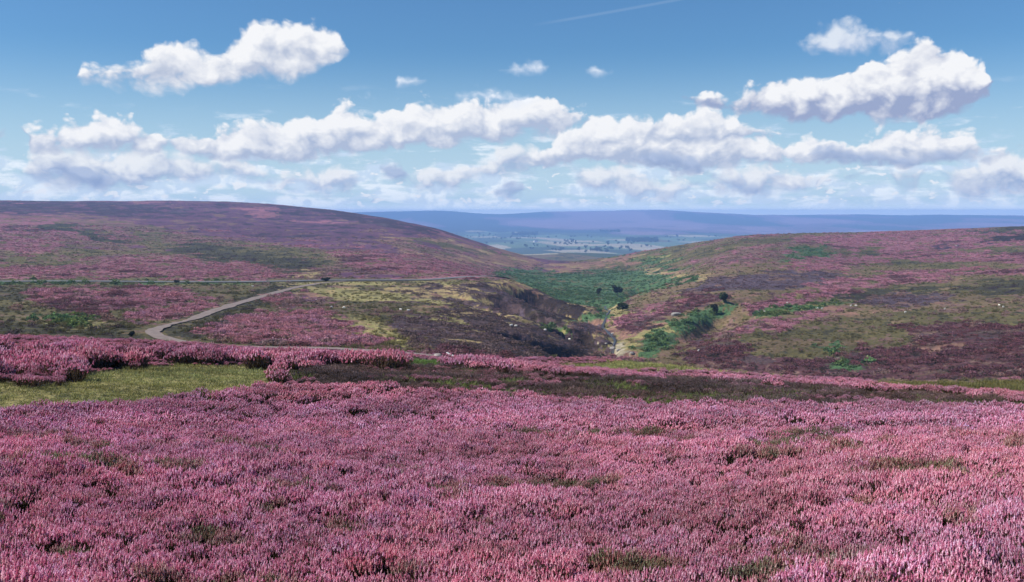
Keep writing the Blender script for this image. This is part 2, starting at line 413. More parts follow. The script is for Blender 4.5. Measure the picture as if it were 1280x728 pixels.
# ------------------------------------------------------------------ materials
def mat(name):
    m = bpy.data.materials.new(name); m.use_nodes = True
    nt = m.node_tree; b = nt.nodes['Principled BSDF']
    b.inputs['Roughness'].default_value = .9
    b.inputs['Specular IOR Level'].default_value = .15
    return m, nt, b
def N(nt, t, **kw):
    n = nt.nodes.new(t)
    for k, v in kw.items(): setattr(n, k, v)
    return n
def setin(nt, n, i, v):
    if v is None: return
    if hasattr(v, 'is_output'): nt.links.new(v, n.inputs[i])
    else: n.inputs[i].default_value = v
def M(nt, op, a, b=None, c=None, clamp=False):
    n = N(nt, 'ShaderNodeMath', operation=op, use_clamp=clamp)
    for i, v in enumerate((a, b, c)): setin(nt, n, i, v)
    return n.outputs[0]
def noise(nt, vec, scale, detail=3, rough=.5, dim='3D', col=False, dist=0):
    n = N(nt, 'ShaderNodeTexNoise', noise_dimensions=dim)
    setin(nt, n, 'Vector', vec); n.inputs['Scale'].default_value = scale
    n.inputs['Detail'].default_value = detail; n.inputs['Roughness'].default_value = rough; n.inputs['Distortion'].default_value = dist
    return n.outputs['Color' if col else 0]
def mr(nt, v, a, b, c=0, d=1, smooth=False):
    n = N(nt, 'ShaderNodeMapRange', interpolation_type='SMOOTHSTEP' if smooth else 'LINEAR')
    for i, q in enumerate((v, a, b, c, d)): setin(nt, n, i, q)
    return n.outputs[0]
def mixc(nt, f, a, b, blend='MIX'):
    n = N(nt, 'ShaderNodeMix', data_type='RGBA', blend_type=blend)
    setin(nt, n, 0, f); setin(nt, n, 6, a); setin(nt, n, 7, b)
    return n.outputs[2]
def attr(nt, name, typ='GEOMETRY'):
    return N(nt, 'ShaderNodeAttribute', attribute_name=name, attribute_type=typ)
def rgba(c): return (*c, 1.0)

def ground_mat():
    m, nt, b = mat('moor_ground')
    pos = N(nt, 'ShaderNodeTexCoord').outputs['Object']
    a = attr(nt, 'cover').outputs['Color']
    fine = noise(nt, pos, .9, 4, .65); mid = noise(nt, pos, .11, 4, .6)
    stretch = N(nt, 'ShaderNodeMapping'); stretch.inputs['Scale'].default_value = (.006, .022, .02)
    nt.links.new(pos, stretch.inputs[0])
    big = noise(nt, stretch.outputs[0], 1.0, 5, .6)
    v = M(nt, 'MULTIPLY', mr(nt, fine, .3, .7, .62, 1.38), mr(nt, mid, .3, .7, .74, 1.26))
    v = M(nt, 'MULTIPLY', v, mr(nt, big, .3, .7, .78, 1.22))
    vv = N(nt, 'ShaderNodeVectorMath', operation='SCALE'); nt.links.new(a, vv.inputs[0]); nt.links.new(v, vv.inputs['Scale'])
    spots = noise(nt, pos, .35, 5, .7)
    f = mr(nt, spots, .56, .70, 0, .55, True)
    c = mixc(nt, f, vv.outputs[0], rgba((.050, .042, .022)))
    spots2 = noise(nt, stretch.outputs[0], 6.0, 4, .6)
    c = mixc(nt, mr(nt, spots2, .57, .72, 0, .5, True), c, rgba((.105, .085, .038)))
    nt.links.new(c, b.inputs['Base Color'])
    bp = N(nt, 'ShaderNodeBump'); bp.inputs['Strength'].default_value = .9; bp.inputs['Distance'].default_value = .7
    hh = M(nt, 'ADD', fine, M(nt, 'MULTIPLY', noise(nt, pos, .3, 3, .6), 1.8))
    nt.links.new(hh, bp.inputs['Height']); nt.links.new(bp.outputs[0], b.inputs['Normal'])
    return m
MG = ground_mat()

def plant_mat(name, base, tip, tip2, amount=(.2, .9), inst=True, rough=.85, trans=.25, vary=.42):
    """base colour at the stem, tip colours at the top, varied plant by plant and sprig by sprig"""
    m, nt, b = mat(name)
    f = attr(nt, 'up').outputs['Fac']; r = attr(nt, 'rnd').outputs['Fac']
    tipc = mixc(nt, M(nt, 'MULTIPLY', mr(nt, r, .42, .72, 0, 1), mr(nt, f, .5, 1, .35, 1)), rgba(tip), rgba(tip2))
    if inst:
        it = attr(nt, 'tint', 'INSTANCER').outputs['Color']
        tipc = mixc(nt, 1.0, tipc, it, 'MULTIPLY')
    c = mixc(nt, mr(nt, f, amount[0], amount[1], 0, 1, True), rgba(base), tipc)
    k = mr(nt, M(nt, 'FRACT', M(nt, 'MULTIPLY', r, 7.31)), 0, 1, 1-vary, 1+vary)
    vv = N(nt, 'ShaderNodeVectorMath', operation='SCALE'); nt.links.new(c, vv.inputs[0]); nt.links.new(k, vv.inputs['Scale'])
    nt.links.new(vv.outputs[0], b.inputs['Base Color'])
    b.inputs['Roughness'].default_value = rough
    if trans:
        t = N(nt, 'ShaderNodeBsdfTranslucent'); nt.links.new(vv.outputs[0], t.inputs[0])
        mx = N(nt, 'ShaderNodeMixShader'); mx.inputs[0].default_value = trans
        nt.links.new(b.outputs[0], mx.inputs[1]); nt.links.new(t.outputs[0], mx.inputs[2])
        nt.links.new(mx.outputs[0], nt.nodes['Material Output'].inputs[0])
    return m
M_HEATH = plant_mat('heather', (.105,.072,.042), (.64,.210,.325), (.96,.66,.77), (.30, .64), trans=.45)
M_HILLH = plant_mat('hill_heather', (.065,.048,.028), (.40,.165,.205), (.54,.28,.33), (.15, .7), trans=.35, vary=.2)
M_BURNT = plant_mat('old_heather', (.070,.052,.038), (.150,.092,.086), (.235,.165,.155), (.2, .9), trans=.2, vary=.28)
M_GRASS = plant_mat('grass', (.13,.125,.045), (.265,.275,.100), (.40,.38,.16), (.1, .8))
M_BRACK = plant_mat('bracken', (.050,.085,.034), (.088,.165,.064), (.145,.205,.075), (.1, .8))
M_TUFT = plant_mat('rush', (.10,.088,.038), (.155,.135,.052), (.22,.185,.080), (.1, .8))

def plain_mat(name, c1, c2, scale, rough=.85, bump=.0):
    m, nt, b = mat(name)
    pos = N(nt, 'ShaderNodeTexCoord').outputs['Object']
    n1 = noise(nt, pos, scale, 5, .65)
    c = mixc(nt, mr(nt, n1, .32, .68), rgba(c1), rgba(c2)); nt.links.new(c, b.inputs['Base Color'])
    b.inputs['Roughness'].default_value = rough
    if bump:
        bp = N(nt, 'ShaderNodeBump'); bp.inputs['Strength'].default_value = .8; bp.inputs['Distance'].default_value = bump
        nt.links.new(n1, bp.inputs['Height']); nt.links.new(bp.outputs[0], b.inputs['Normal'])
    return m
M_TRACK = plain_mat('gravel_track', (.15,.115,.10), (.245,.195,.175), .8, .95, .05)
M_ROAD = plain_mat('asphalt', (.10,.10,.105), (.17,.17,.17), .5, .9)
M_WOOL = plain_mat('wool', (.66,.62,.54), (.80,.77,.70), 9, .95, .02)
M_FACE = plain_mat('sheep_face', (.05,.045,.04), (.09,.08,.07), 9)
M_STONE = plain_mat('stone', (.15,.135,.125), (.30,.28,.26), 3.5, .9, .05)
M_STONED = plain_mat('peaty_stone', (.10,.08,.07), (.40,.35,.33), 2.2, .9, .05)
M_WHITE = plain_mat('white_paint', (.70,.69,.66), (.82,.81,.79), 6, .6)
M_BARK = plain_mat('bark', (.05,.04,.03), (.10,.08,.065), 5, .9, .03)
M_ROOF = plain_mat('slate_roof', (.10,.10,.11), (.17,.165,.17), 1.5)
M_PANE = plain_mat('dark_pane', (.02,.025,.03), (.03,.035,.04), 1, .15)
def leaf_mat(name, a, b_, trans=.25):
    m, nt, b = mat(name)
    r = attr(nt, 'rnd').outputs['Fac']
    c = mixc(nt, r, rgba(a), rgba(b_)); nt.links.new(c, b.inputs['Base Color'])
    t = N(nt, 'ShaderNodeBsdfTranslucent'); nt.links.new(c, t.inputs[0])
    mx = N(nt, 'ShaderNodeMixShader'); mx.inputs[0].default_value = trans
    nt.links.new(b.outputs[0], mx.inputs[1]); nt.links.new(t.outputs[0], mx.inputs[2])
    nt.links.new(mx.outputs[0], nt.nodes['Material Output'].inputs[0])
    return m
M_LEAF = leaf_mat('leaves', (.030,.048,.020), (.075,.100,.038))
M_LEAFD = leaf_mat('dark_leaves', (.022,.028,.017), (.055,.062,.030))
def water_mat():
    m, nt, b = mat('beck_water')
    b.inputs['Base Color'].default_value = (.05,.04,.03,1); b.inputs['Roughness'].default_value = .4
    b.inputs['Specular IOR Level'].default_value = .5
    return m
M_WATER = water_mat()

# ------------------------------------------------------------------ object helpers
def tag(o, label=None, cat=None, group=None, kind=None):
    if label: o['label'] = label
    if cat: o['category'] = cat
    if group: o['group'] = group
    if kind: o['kind'] = kind
    return o
def link(o, parent=None):
    COL.objects.link(o)
    if parent: o.parent = parent
    return o
def mesh_np(name, v, faces, attrs=None, smooth=False):
    """faces: (n,3) or (n,4) array"""
    me = bpy.data.meshes.new(name)
    v = np.asarray(v, np.float32); faces = np.asarray(faces, np.int32)
    k = faces.shape[1]
    me.vertices.add(len(v)); me.vertices.foreach_set('co', v.ravel())
    me.loops.add(faces.size); me.loops.foreach_set('vertex_index', faces.ravel())
    me.polygons.add(len(faces)); me.polygons.foreach_set('loop_start', np.arange(len(faces), dtype=np.int32)*k)
    if smooth: me.polygons.foreach_set('use_smooth', np.ones(len(faces), bool))
    me.update(calc_edges=True)
    for nm, val in (attrs or {}).items():
        val = np.asarray(val, np.float32)
        if val.ndim == 1:
            a = me.attributes.new(nm, 'FLOAT', 'POINT'); a.data.foreach_set('value', val)
        else:
            a = me.attributes.new(nm, 'FLOAT_COLOR', 'POINT'); a.data.foreach_set('color', np.c_[val, np.ones(len(val))].astype(np.float32).ravel())
    return me

# ------------------------------------------------------------------ ground sheet
def build_ground():
    fine = np.linspace(-R(33), R(33), 860)
    out = np.concatenate([np.linspace(R(33), R(75), 60)[1:], np.linspace(R(75), R(180), 30)[1:]])
    th = np.concatenate([-out[::-1], fine, out])
    d = [3.0]
    def run(to, st):
        while d[-1] < to: d.append(d[-1]*math.exp(st))
    d[:] = [1.0]; run(8, .12); run(60, .011); run(1350, .0048); run(11100, .0105)
    d = np.array(d)
    T, Dd = np.meshgrid(th, d, indexing='ij')
    x = Dd*np.sin(T); y = Dd*np.cos(T)
    nt_, nd = x.shape
    z = ground_z(x.ravel(), y.ravel()).reshape(x.shape)
    k = cover(x.ravel(), y.ravel(), z.ravel())
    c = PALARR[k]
    dd = Dd.ravel()
    nearc = (dd < 60) & ((k == CI['pink']) | (k == CI['burnt']))
    c = c.copy(); c[nearc] = PAL['soil']; c[(dd < 75) & (k == CI['burnt'])] = (.062, .044, .036)
    # heather stands proud of grass: the sward itself in the hillside sheet
    lump = fbm(x.ravel()/3.2, y.ravel()/3.2, 61, 2)
    isH = np.isin(k, [CI[q] for q in ('pink','deepheather','burnt','bracken')])
    z = z+(np.where(isH, .5*(lump-.2), 0)*sstep(110, 200, dd)*(1-sstep(900, 1500, dd))).reshape(x.shape)
    idx = np.arange(nt_*nd).reshape(nt_, nd)
    q = np.stack([idx[:-1, :-1], idx[:-1, 1:], idx[1:, 1:], idx[1:, :-1]], -1)
    v = np.c_[x.ravel(), y.ravel(), z.ravel()]
    jd = int(np.searchsorted(d, 1990))
    def part(name, q, vrange, kind):
        me = mesh_np(name, v[vrange].astype(np.float32), q, {'cover': c[vrange]}, True)
        me.materials.append(MG)
        o = link(bpy.data.objects.new(name, me)); o['kind'] = kind
        return o
    near_idx = idx[:, :jd+1].ravel(); mp = np.full(nt_*nd, -1); mp[near_idx] = np.arange(len(near_idx))
    qa = mp[q[:, :jd].reshape(-1, 4)]
    qa = qa[:, ::-1]
    # close the small hole under the camera
    cidx = len(near_idx)
    part('ground', qa, near_idx, 'structure')
    far_idx = idx[:, jd:].ravel(); mp[:] = -1; mp[far_idx] = np.arange(len(far_idx))
    qb = mp[q[:, jd:].reshape(-1, 4)][:, ::-1]
    part('hills', qb, far_idx, 'structure')
    return z.min(), z.max()
zmin, zmax = build_ground()
print('ground z', zmin, zmax)

# ------------------------------------------------------------------ track, road, beck
def strip(name, line, hw, m, lift=.06, edge=.25, seed=0, crown=0.0):
    n = len(line)
    t = np.gradient(line, axis=0); t /= np.hypot(t[:, 0], t[:, 1])[:, None]
    nor = np.c_[-t[:, 1], t[:, 0]]
    cols = np.array([-1, -.55, 0, .55, 1.0])
    v = []
    for ci, cc in enumerate(cols):
        wob = edge*(fbm(np.arange(n)/5.0, np.full(n, ci*3.3), seed, 3)-.5)*2*abs(cc)
        p = line+nor*(((cc*hw+np.sign(cc)*wob)*np.ones(n))[:, None])
        z = ground_z(p[:, 0], p[:, 1])+lift+crown*(1-cc*cc)
        v.append(np.c_[p, z])
    v = np.stack(v, 1)
    # level each cross section a little so the strip never dips under the sheet
    v[:, :, 2] = np.maximum(v[:, :, 2], v[:, :, 2].mean(1, keepdims=True))
    idx = np.arange(n*5).reshape(n, 5)
    q = np.stack([idx[:-1, :-1], idx[1:, :-1], idx[1:, 1:], idx[:-1, 1:]], -1).reshape(-1, 4)[:, ::-1]
    me = mesh_np(name, v.reshape(-1, 3), q, smooth=True); me.materials.append(m)
    o = link(bpy.data.objects.new(name, me)); o['kind'] = 'structure'
    return o
strip('track', TRACK, .85+.75*sstep(55, 75, np.arange(len(TRACK))), M_TRACK, .10, .7, 3, .04)
strip('road', ROAD, 3.0, M_ROAD, .25, .15, 4, .06)
strip('water', resample(BECK, 90), .4, M_WATER, .18, .5, 6)

# ------------------------------------------------------------------ plants for the sward
def tube(p0, p1, r0, r1, n, f0, f1, rnd, V_, Fc, U_, Rn_):
    b = len(V_)
    d = p1-p0; L = np.linalg.norm(d)+1e-9; d = d/L
    a = np.cross(d, [0.3, .2, 1.0] if abs(d[2]) < .9 else [1.0, 0, 0]); a /= np.linalg.norm(a); c = np.cross(d, a)
    for (p, r, f) in ((p0, r0, f0), (p1, r1, f1)):
        for i in range(n):
            g = 2*math.pi*i/n
            V_.append(p+r*(a*math.cos(g)+c*math.sin(g))); U_.append(f); Rn_.append(rnd)
    for i in range(n):
        j = (i+1) % n
        Fc.append((b+i, b+j, b+n+j)); Fc.append((b+i, b+n+j, b+n+i))

def heather_clump(name, m, n, rad, hgt, spike, sr, sides, rings, leaf_n, seed, twig=False):
    g = np.random.default_rng(seed)
    Vv, Fc, U, Rn = [], [], [], []
    for s in range(n):
        a = g.uniform(0, 2*math.pi); q = math.sqrt(g.uniform(0, 1))
        bx, by = .45*rad*q*math.cos(a), .45*rad*q*math.sin(a)
        tx, ty = rad*q*math.cos(a)+g.normal(0, .015), rad*q*math.sin(a)+g.normal(0, .015)
        h = hgt*(1-.30*q*q)*g.uniform(.80, 1.08)
        tip = np.array([tx, ty, h]); base = np.array([bx, by, -.06])
        up = np.array([g.normal(0, .17)+.2*math.cos(a)*q, g.normal(0, .17)+.2*math.sin(a)*q, 1.0]); up /= np.linalg.norm(up)
        L = spike*g.uniform(.65, 1.35)
        s0 = tip-up*L
        rnd = g.uniform()
        tube(base, s0, .0035*(sr/.006)**.5, .0025*(sr/.006)**.5, 3, 0.0, .30, rnd, Vv, Fc, U, Rn)
        prev = s0
        # flower spike: rings that swell and shrink
        b0 = len(Vv)
        for k in range(rings+1):
            t = k/rings
            p = s0+up*L*t
            r = sr*(1.0-.72*t)*(1.35 if k % 2 else .65)*g.uniform(.8, 1.2)
            for i in range(sides):
                an = 2*math.pi*(i+.5*(k % 2))/sides+g.normal(0, .15)
                Vv.append(p+np.array([math.cos(an)*r*g.uniform(.7, 1.3), math.sin(an)*r*g.uniform(.7, 1.3), 0]))
                U.append(.62+.38*min(1, t*1.5+.25)); Rn.append(min(.999, max(0, rnd*.45+.55*g.uniform())))
        for k in range(rings):
            for i in range(sides):
                j = (i+1) % sides
                a0, a1, c0, c1 = b0+k*sides+i, b0+k*sides+j, b0+(k+1)*sides+i, b0+(k+1)*sides+j
                Fc.append((a0, a1, c1)); Fc.append((a0, c1, c0))
    for s in range(leaf_n):   # small green sprigs between the flowers
        a = g.uniform(0, 2*math.pi); q = math.sqrt(g.uniform(0, 1))
        p = np.array([rad*q*math.cos(a), rad*q*math.sin(a), hgt*(1-.32*q*q)*g.uniform(.30, .82)])
        d = np.array([g.normal(0, .5), g.normal(0, .5), 1.0]); d /= np.linalg.norm(d)
        w = np.cross(d, [g.normal(), g.normal(), .1]); w /= np.linalg.norm(w)
        L = spike*g.uniform(.5, 1.0); b0 = len(Vv); rr = g.uniform()
        for pt in (p-w*sr*.7, p+w*sr*.7, p+d*L):
            Vv.append(pt); U.append(.12+.18*rr); Rn.append(rr)
        Fc.append((b0, b0+1, b0+2))
    me = mesh_np(name, np.array(Vv), np.array(Fc), {'up': U, 'rnd': Rn}); me.materials.append(m)
    return bpy.data.objects.new(name, me)

def blade_tuft(name, m, n, rad, hgt, wid, seed, lean=.35):
    g = np.random.default_rng(seed)
    Vv, Fc, U, Rn = [], [], [], []
    for s in range(n):
        a = g.uniform(0, 2*math.pi); q = math.sqrt(g.uniform(0, 1))
        p = np.array([rad*q*math.cos(a), rad*q*math.sin(a), -.02])
        d = np.array([g.normal(0, lean), g.normal(0, lean), 1.0]); d /= np.linalg.norm(d)
        w = np.cross(d, [g.normal(), g.normal(), .05]); w /= np.linalg.norm(w)
        L = hgt*g.uniform(.5, 1.15); b0 = len(Vv); r = g.uniform()
        for pt, f in ((p-w*wid, 0), (p+w*wid, 0), (p+d*L*.6-w*wid*.7, .6), (p+d*L*.6+w*wid*.7, .6), (p+d*L+np.array([d[0], d[1], -.2])*L*.15, 1.0)):
            Vv.append(pt); U.append(f); Rn.append(r)
        Fc += [(b0, b0+1, b0+3), (b0, b0+3, b0+2), (b0+2, b0+3, b0+4)]
    me = mesh_np(name, np.array(Vv), np.array(Fc), {'up': U, 'rnd': Rn}); me.materials.append(m)
    return bpy.data.objects.new(name, me)

def leaf_mound(name, m, n, rad, hgt, lw, seed, flat=.5):
    """low bush of many small leaf faces spread over and inside a mound"""
    g = np.random.default_rng(seed)
    Vv, Fc, U, Rn = [], [], [], []
    for s in range(n):
        a = g.uniform(0, 2*math.pi); q = math.sqrt(g.uniform(0, 1))
        top = hgt*math.sqrt(max(0, 1-q*q*.9))*(1+.25*math.sin(3*a+seed)*q+.15*math.sin(7*a+2*seed))
        f = g.uniform(.25, 1.0)**.6
        p = np.array([rad*q*math.cos(a), rad*q*math.sin(a), top*f])
        d = np.array([g.normal(0, 1)+.8*q*math.cos(a), g.normal(0, 1)+.8*q*math.sin(a), g.normal(flat, .6)]); d /= np.linalg.norm(d)
        w = np.cross(d, [g.normal(), g.normal(), g.normal()]); w /= np.linalg.norm(w)+1e-9
        L = lw*g.uniform(.7, 1.5); W_ = lw*g.uniform(.35, .7); b0 = len(Vv); r = g.uniform()
        for pt in (p-w*W_, p+w*W_, p+d*L+w*W_*.3, p+d*L-w*W_*.3):
            Vv.append(pt); U.append(f*top/hgt); Rn.append(r)
        Fc += [(b0, b0+1, b0+2), (b0, b0+2, b0+3)]
    me = mesh_np(name, np.array(Vv), np.array(Fc), {'up': U, 'rnd': Rn}); me.materials.append(m)
    return bpy.data.objects.new(name, me)

def scatter(name, pts, scale, tint, kinds, label, cat):
    """one object of uncountable plants: points carrying instances of a few plant forms"""
    n_ = len(pts)
    if n_ == 0: return
    me = bpy.data.meshes.new(name)
    me.vertices.add(n_); me.vertices.foreach_set('co', np.asarray(pts, np.float32).ravel())
    g = np.random.default_rng(len(name)+n_)
    def fa(nm, val, typ, key):
        a = me.attributes.new(nm, typ, 'POINT'); a.data.foreach_set(key, val)
    fa('size', np.asarray(scale, np.float32), 'FLOAT', 'value')
    fa('turn', np.c_[g.normal(0, .07, n_), g.normal(0, .07, n_), g.uniform(0, 6.283, n_)].astype(np.float32).ravel(), 'FLOAT_VECTOR', 'vector')
    fa('form', g.integers(0, len(kinds), n_).astype(np.int32), 'INT', 'value')
    fa('tint', np.c_[tint, np.ones(n_)].astype(np.float32).ravel(), 'FLOAT_COLOR', 'color')
    ob = link(bpy.data.objects.new(name, me))
    coll = bpy.data.collections.new(name+'_forms')
    for i, k in enumerate(kinds):
        coll.objects.link(k)
    ng = bpy.data.node_groups.new(name+'_growth', 'GeometryNodeTree')
    ng.interface.new_socket('Geometry', in_out='INPUT', socket_type='NodeSocketGeometry')
    ng.interface.new_socket('Geometry', in_out='OUTPUT', socket_type='NodeSocketGeometry')
    gi = ng.nodes.new('NodeGroupInput'); go = ng.nodes.new('NodeGroupOutput')
    ci = ng.nodes.new('GeometryNodeCollectionInfo'); ci.inputs['Collection'].default_value = coll
    ci.inputs['Separate Children'].default_value = True; ci.inputs['Reset Children'].default_value = True
    ip = ng.nodes.new('GeometryNodeInstanceOnPoints'); ip.inputs['Pick Instance'].default_value = True
    def na(nm, typ):
        a = ng.nodes.new('GeometryNodeInputNamedAttribute'); a.data_type = typ; a.inputs[0].default_value = nm
        return a.outputs[0]
    L = ng.links.new
    L(gi.outputs[0], ip.inputs['Points']); L(ci.outputs[0], ip.inputs['Instance'])
    L(na('form', 'INT'), ip.inputs['Instance Index'])
    er = ng.nodes.new('FunctionNodeEulerToRotation'); L(na('turn', 'FLOAT_VECTOR'), er.inputs[0]); L(er.outputs[0], ip.inputs['Rotation'])
    L(na('size', 'FLOAT'), ip.inputs['Scale'])
    L(ip.outputs[0], go.inputs[0])
    md = ob.modifiers.new('growth', 'NODES'); md.node_group = ng
    tag(ob, label, cat, None, 'stuff')
    return ob

def field_pts(d0, d1, spacing, half, seed, grow=0.0):
    """jittered points in the wedge of ground in front of the camera; spacing grows with distance by 'grow'"""
    g = np.random.default_rng(seed)
    out = []
    d = d0
    while d < d1:
        s = spacing+grow*(d-d0)
        w = d*half
        nn = max(1, int(2*w/s))
        a = (np.arange(nn)+g.uniform(0, 1, nn))/nn*2*half-half
        dd = d+g.uniform(0, s, nn)
        out.append(np.c_[dd*np.sin(a), dd*np.cos(a)])
        d += s
    p = np.concatenate(out)
    z = ground_z(p[:, 0], p[:, 1])
    k = cover(p[:, 0], p[:, 1], z)
    on = np.zeros(len(p), bool)
    for w, hw in ((TRACK[::3], 2.6), (ROAD[::3], 9.0), (BECK, 1.6)):
        dist, _ = line_dist(p[:, 0], p[:, 1], w); on |= dist < hw
    keep = ~on
    return np.c_[p, z][keep], k[keep]

def tints(p, seed, lo=.8, hi=1.2, warm=.06):
    b = fbm(p[:, 0]/1.7, p[:, 1]/1.7, seed, 3); c = fbm(p[:, 0]/5, p[:, 1]/5, seed+3, 3)
    g = np.random.default_rng(seed)
    v = lo+(hi-lo)*np.clip((b-.25)*2, 0, 1)
    w = (np.clip((c-.3)*2.5, 0, 1)-.5)*2*warm+g.normal(0, .04, len(p))
    return np.c_[v*(1+w*.5), v*(1-w*.1), v*(1-w*.9)]

# forms
F0 = [heather_clump('heather_plant', M_HEATH, 98, .21, .38, .052, .0088, 5, 5, 110, 100+i) for i in range(9)]
F1 = [heather_clump('heather_plant', M_HEATH, 66, .25, .37, .050, .0140, 4, 3, 60, 130+i) for i in range(6)]
FB = [heather_clump('old_heather_plant', M_BURNT, 46, .26, .40, .14, .0075, 3, 2, 90, 150+i) for i in range(5)]
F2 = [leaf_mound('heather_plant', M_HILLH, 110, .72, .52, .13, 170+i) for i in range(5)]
FK = [leaf_mound('bracken_plant', M_BRACK, 90, .8, .85, .22, 190+i, .2) for i in range(5)]
FO = [leaf_mound('old_heather_plant', M_BURNT, 80, .75, .42, .13, 210+i) for i in range(4)]
FG = [blade_tuft('grass_tuft', M_GRASS, 46, .17, .13, .005, 230+i, .5) for i in range(5)]
FT = [blade_tuft('rush_tuft', M_TUFT, 60, .45, .55, .022, 250+i) for i in range(4)]

# near heather
p, k = field_pts(2.2, 21, .235, R(66), 11)
gap = fbm(p[:, 0]/.55, p[:, 1]/.55, 71, 2)
keep = gap > .25
hv = .48+.95*fbm(p[:, 0]/1.5, p[:, 1]/1.5, 73, 4)
p, hv = p[keep], hv[keep]
s = hv*rng.uniform(.85, 1.15, len(p))
tn = tints(p, 75, .92, 1.2, .05)
gn = fbm(p[:, 0]/1.1+9, p[:, 1]/1.1, 76, 4)+rng.normal(0, .03, len(p))
tn[gn > .675] *= (.66, .74, .56); tn[gn > .76] *= (.55, .80, .55); tn[gn < .31] *= (.80, .78, .74)
scatter('heather', p, s, tn, F0, 'pink flowering heather filling the whole foreground slope', 'heather')
# band beyond it
p, k = field_pts(20.5, 112, .26, R(44), 12, .0085)
D = np.hypot(p[:, 0], p[:, 1])
m = k == CI['pink']
gap = fbm(p[:, 0]/.8, p[:, 1]/.8, 77, 2)
m2 = m & (gap > .30)
bush = fbm(p[:, 0]/2.1, p[:, 1]/2.1, 79, 3)
edge_l = sstep(30, 34, D)*(1-sstep(52, 60, D))*(1-sstep(-4, 4, p[:, 0]))   # taller old bushes round the clearing
s = (.62+.5*bush)*rng.uniform(.85, 1.2, len(p))*(1+.006*np.clip(D-22, 0, 60))*(1-.22*sstep(45, 60, D))*(1-.35*sstep(38, 52, D)*sstep(-2, 4, p[:, 0]))*np.where(k == CI['pink'], 1+edge_l*np.clip(9*(bush-.47), -.55, 1.05), .62)
scatter('heather', p[m2], s[m2], tints(p[m2], 81), F1, 'pink heather bushes around the grass clearing and along the brow', 'heather')
m = k == CI['burnt']
scatter('old_heather', p[m], s[m]*(.15+1.75*fbm(p[m, 0]/1.9, p[m, 1]/1.9, 82, 4)), tints(p[m], 83, .6, 1.5, .12), FB, 'dark brown twiggy heather strip behind the pink foreground', 'heather')
gr = m & (fbm(p[:, 0]/1.9, p[:, 1]/1.9, 86, 3) > .62)
scatter('grass', p[gr], rng.uniform(1.6, 2.6, gr.sum()), tints(p[gr], 88, .5, .8, .05)*(.7, .85, .7), [blade_tuft('grass_tuft', M_GRASS, 46, .17, .13, .005, 240+i, .5) for i in range(3)], 'green grass tufts growing through the dark brown heather strip', 'grass')
fl = m & (fbm(p[:, 0]/1.2, p[:, 1]/1.2, 85, 2) > .52)
scatter('heather', p[fl], s[fl]*.85, tints(p[fl], 87, .6, .95), F1[:3], 'sparse pink heather sprigs dotted through the brown strip', 'heather')
m = np.isin(k, [CI['grass'], CI['green'], CI['olive'], CI['straw']])
pg, kg = p[m], k[m]
tg = tints(pg, 89, .55, 1.35, .10); tg[kg == CI['green']] *= (.45, .75, .5); tg[kg == CI['olive']] *= (.55, .5, .5)
scatter('grass', pg, rng.uniform(.7, 1.4, len(pg))*(1+.02*np.clip(np.hypot(pg[:, 0], pg[:, 1])-30, 0, 80)), tg, FG, 'short yellow-green grass in the clearing and strips below the brow', 'grass')
# hillsides out to half a kilometre
p, k = field_pts(112, 1050, .92, R(33), 13, .0026)
dn = fbm(p[:, 0]/9, p[:, 1]/9, 111, 4)
q_ = rng.uniform(0, 1, len(p)) < np.clip((dn-.28)*3.2, .25, 1)
p, k = p[q_], k[q_]
D = np.hypot(p[:, 0], p[:, 1])
grow = 1+.0011*np.clip(D-112, 0, 900)
s = (.35+1.0*fbm(p[:, 0]/4, p[:, 1]/4, 91, 3))*rng.lognormal(0, .28, len(p)).clip(.5, 1.9)*grow*(1-.35*sstep(250, 600, D))
def cls(*q): return np.isin(k, [CI[i] for i in q])
m = cls('pink', 'pinkbrown', 'deepheather')
t = tints(p, 93, .8, 1.15, .08)
t[cls('pinkbrown')] *= (.60, .82, .60); t[cls('deepheather')] *= (.42, .39, .37)
m &= rng.uniform(0, 1, len(p)) < np.where(cls('pinkbrown'), .45, .85)
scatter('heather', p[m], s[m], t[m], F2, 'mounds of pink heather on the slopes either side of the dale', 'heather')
m = cls('burnt', 'slate', 'peatshade') & (rng.uniform(0, 1, len(p)) < .65)
t2 = tints(p, 95, .75, 1.15, .05); t2[cls('slate')] *= (1.0, .9, 1.15); t2[cls('peatshade')] *= .5  # plants on the painted bank shade are darkened with it
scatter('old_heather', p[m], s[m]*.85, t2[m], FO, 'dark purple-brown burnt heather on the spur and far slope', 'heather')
m = cls('bracken', 'green') & (rng.uniform(0, 1, len(p)) < .65)
t3 = tints(p, 97, .8, 1.2, .05); t3[cls('green')] *= (1.1, .85, .65)
scatter('bracken', p[m], s[m]*.8, t3[m], FK, 'green bracken on the banks of the dale', 'bracken')
m = cls('olive', 'darkolive', 'mix', 'grass') & (rng.uniform(0, 1, len(p)) < .38)
t4 = tints(p, 99, .8, 1.2, .06); t4[cls('grass')] *= (1.5, 1.5, 1.3); t4[cls('darkolive')] *= .6
scatter('moor_grass', p[m], s[m]*.8, t4[m], FT, 'rough olive moor grass between the heather on the slopes', 'grass')

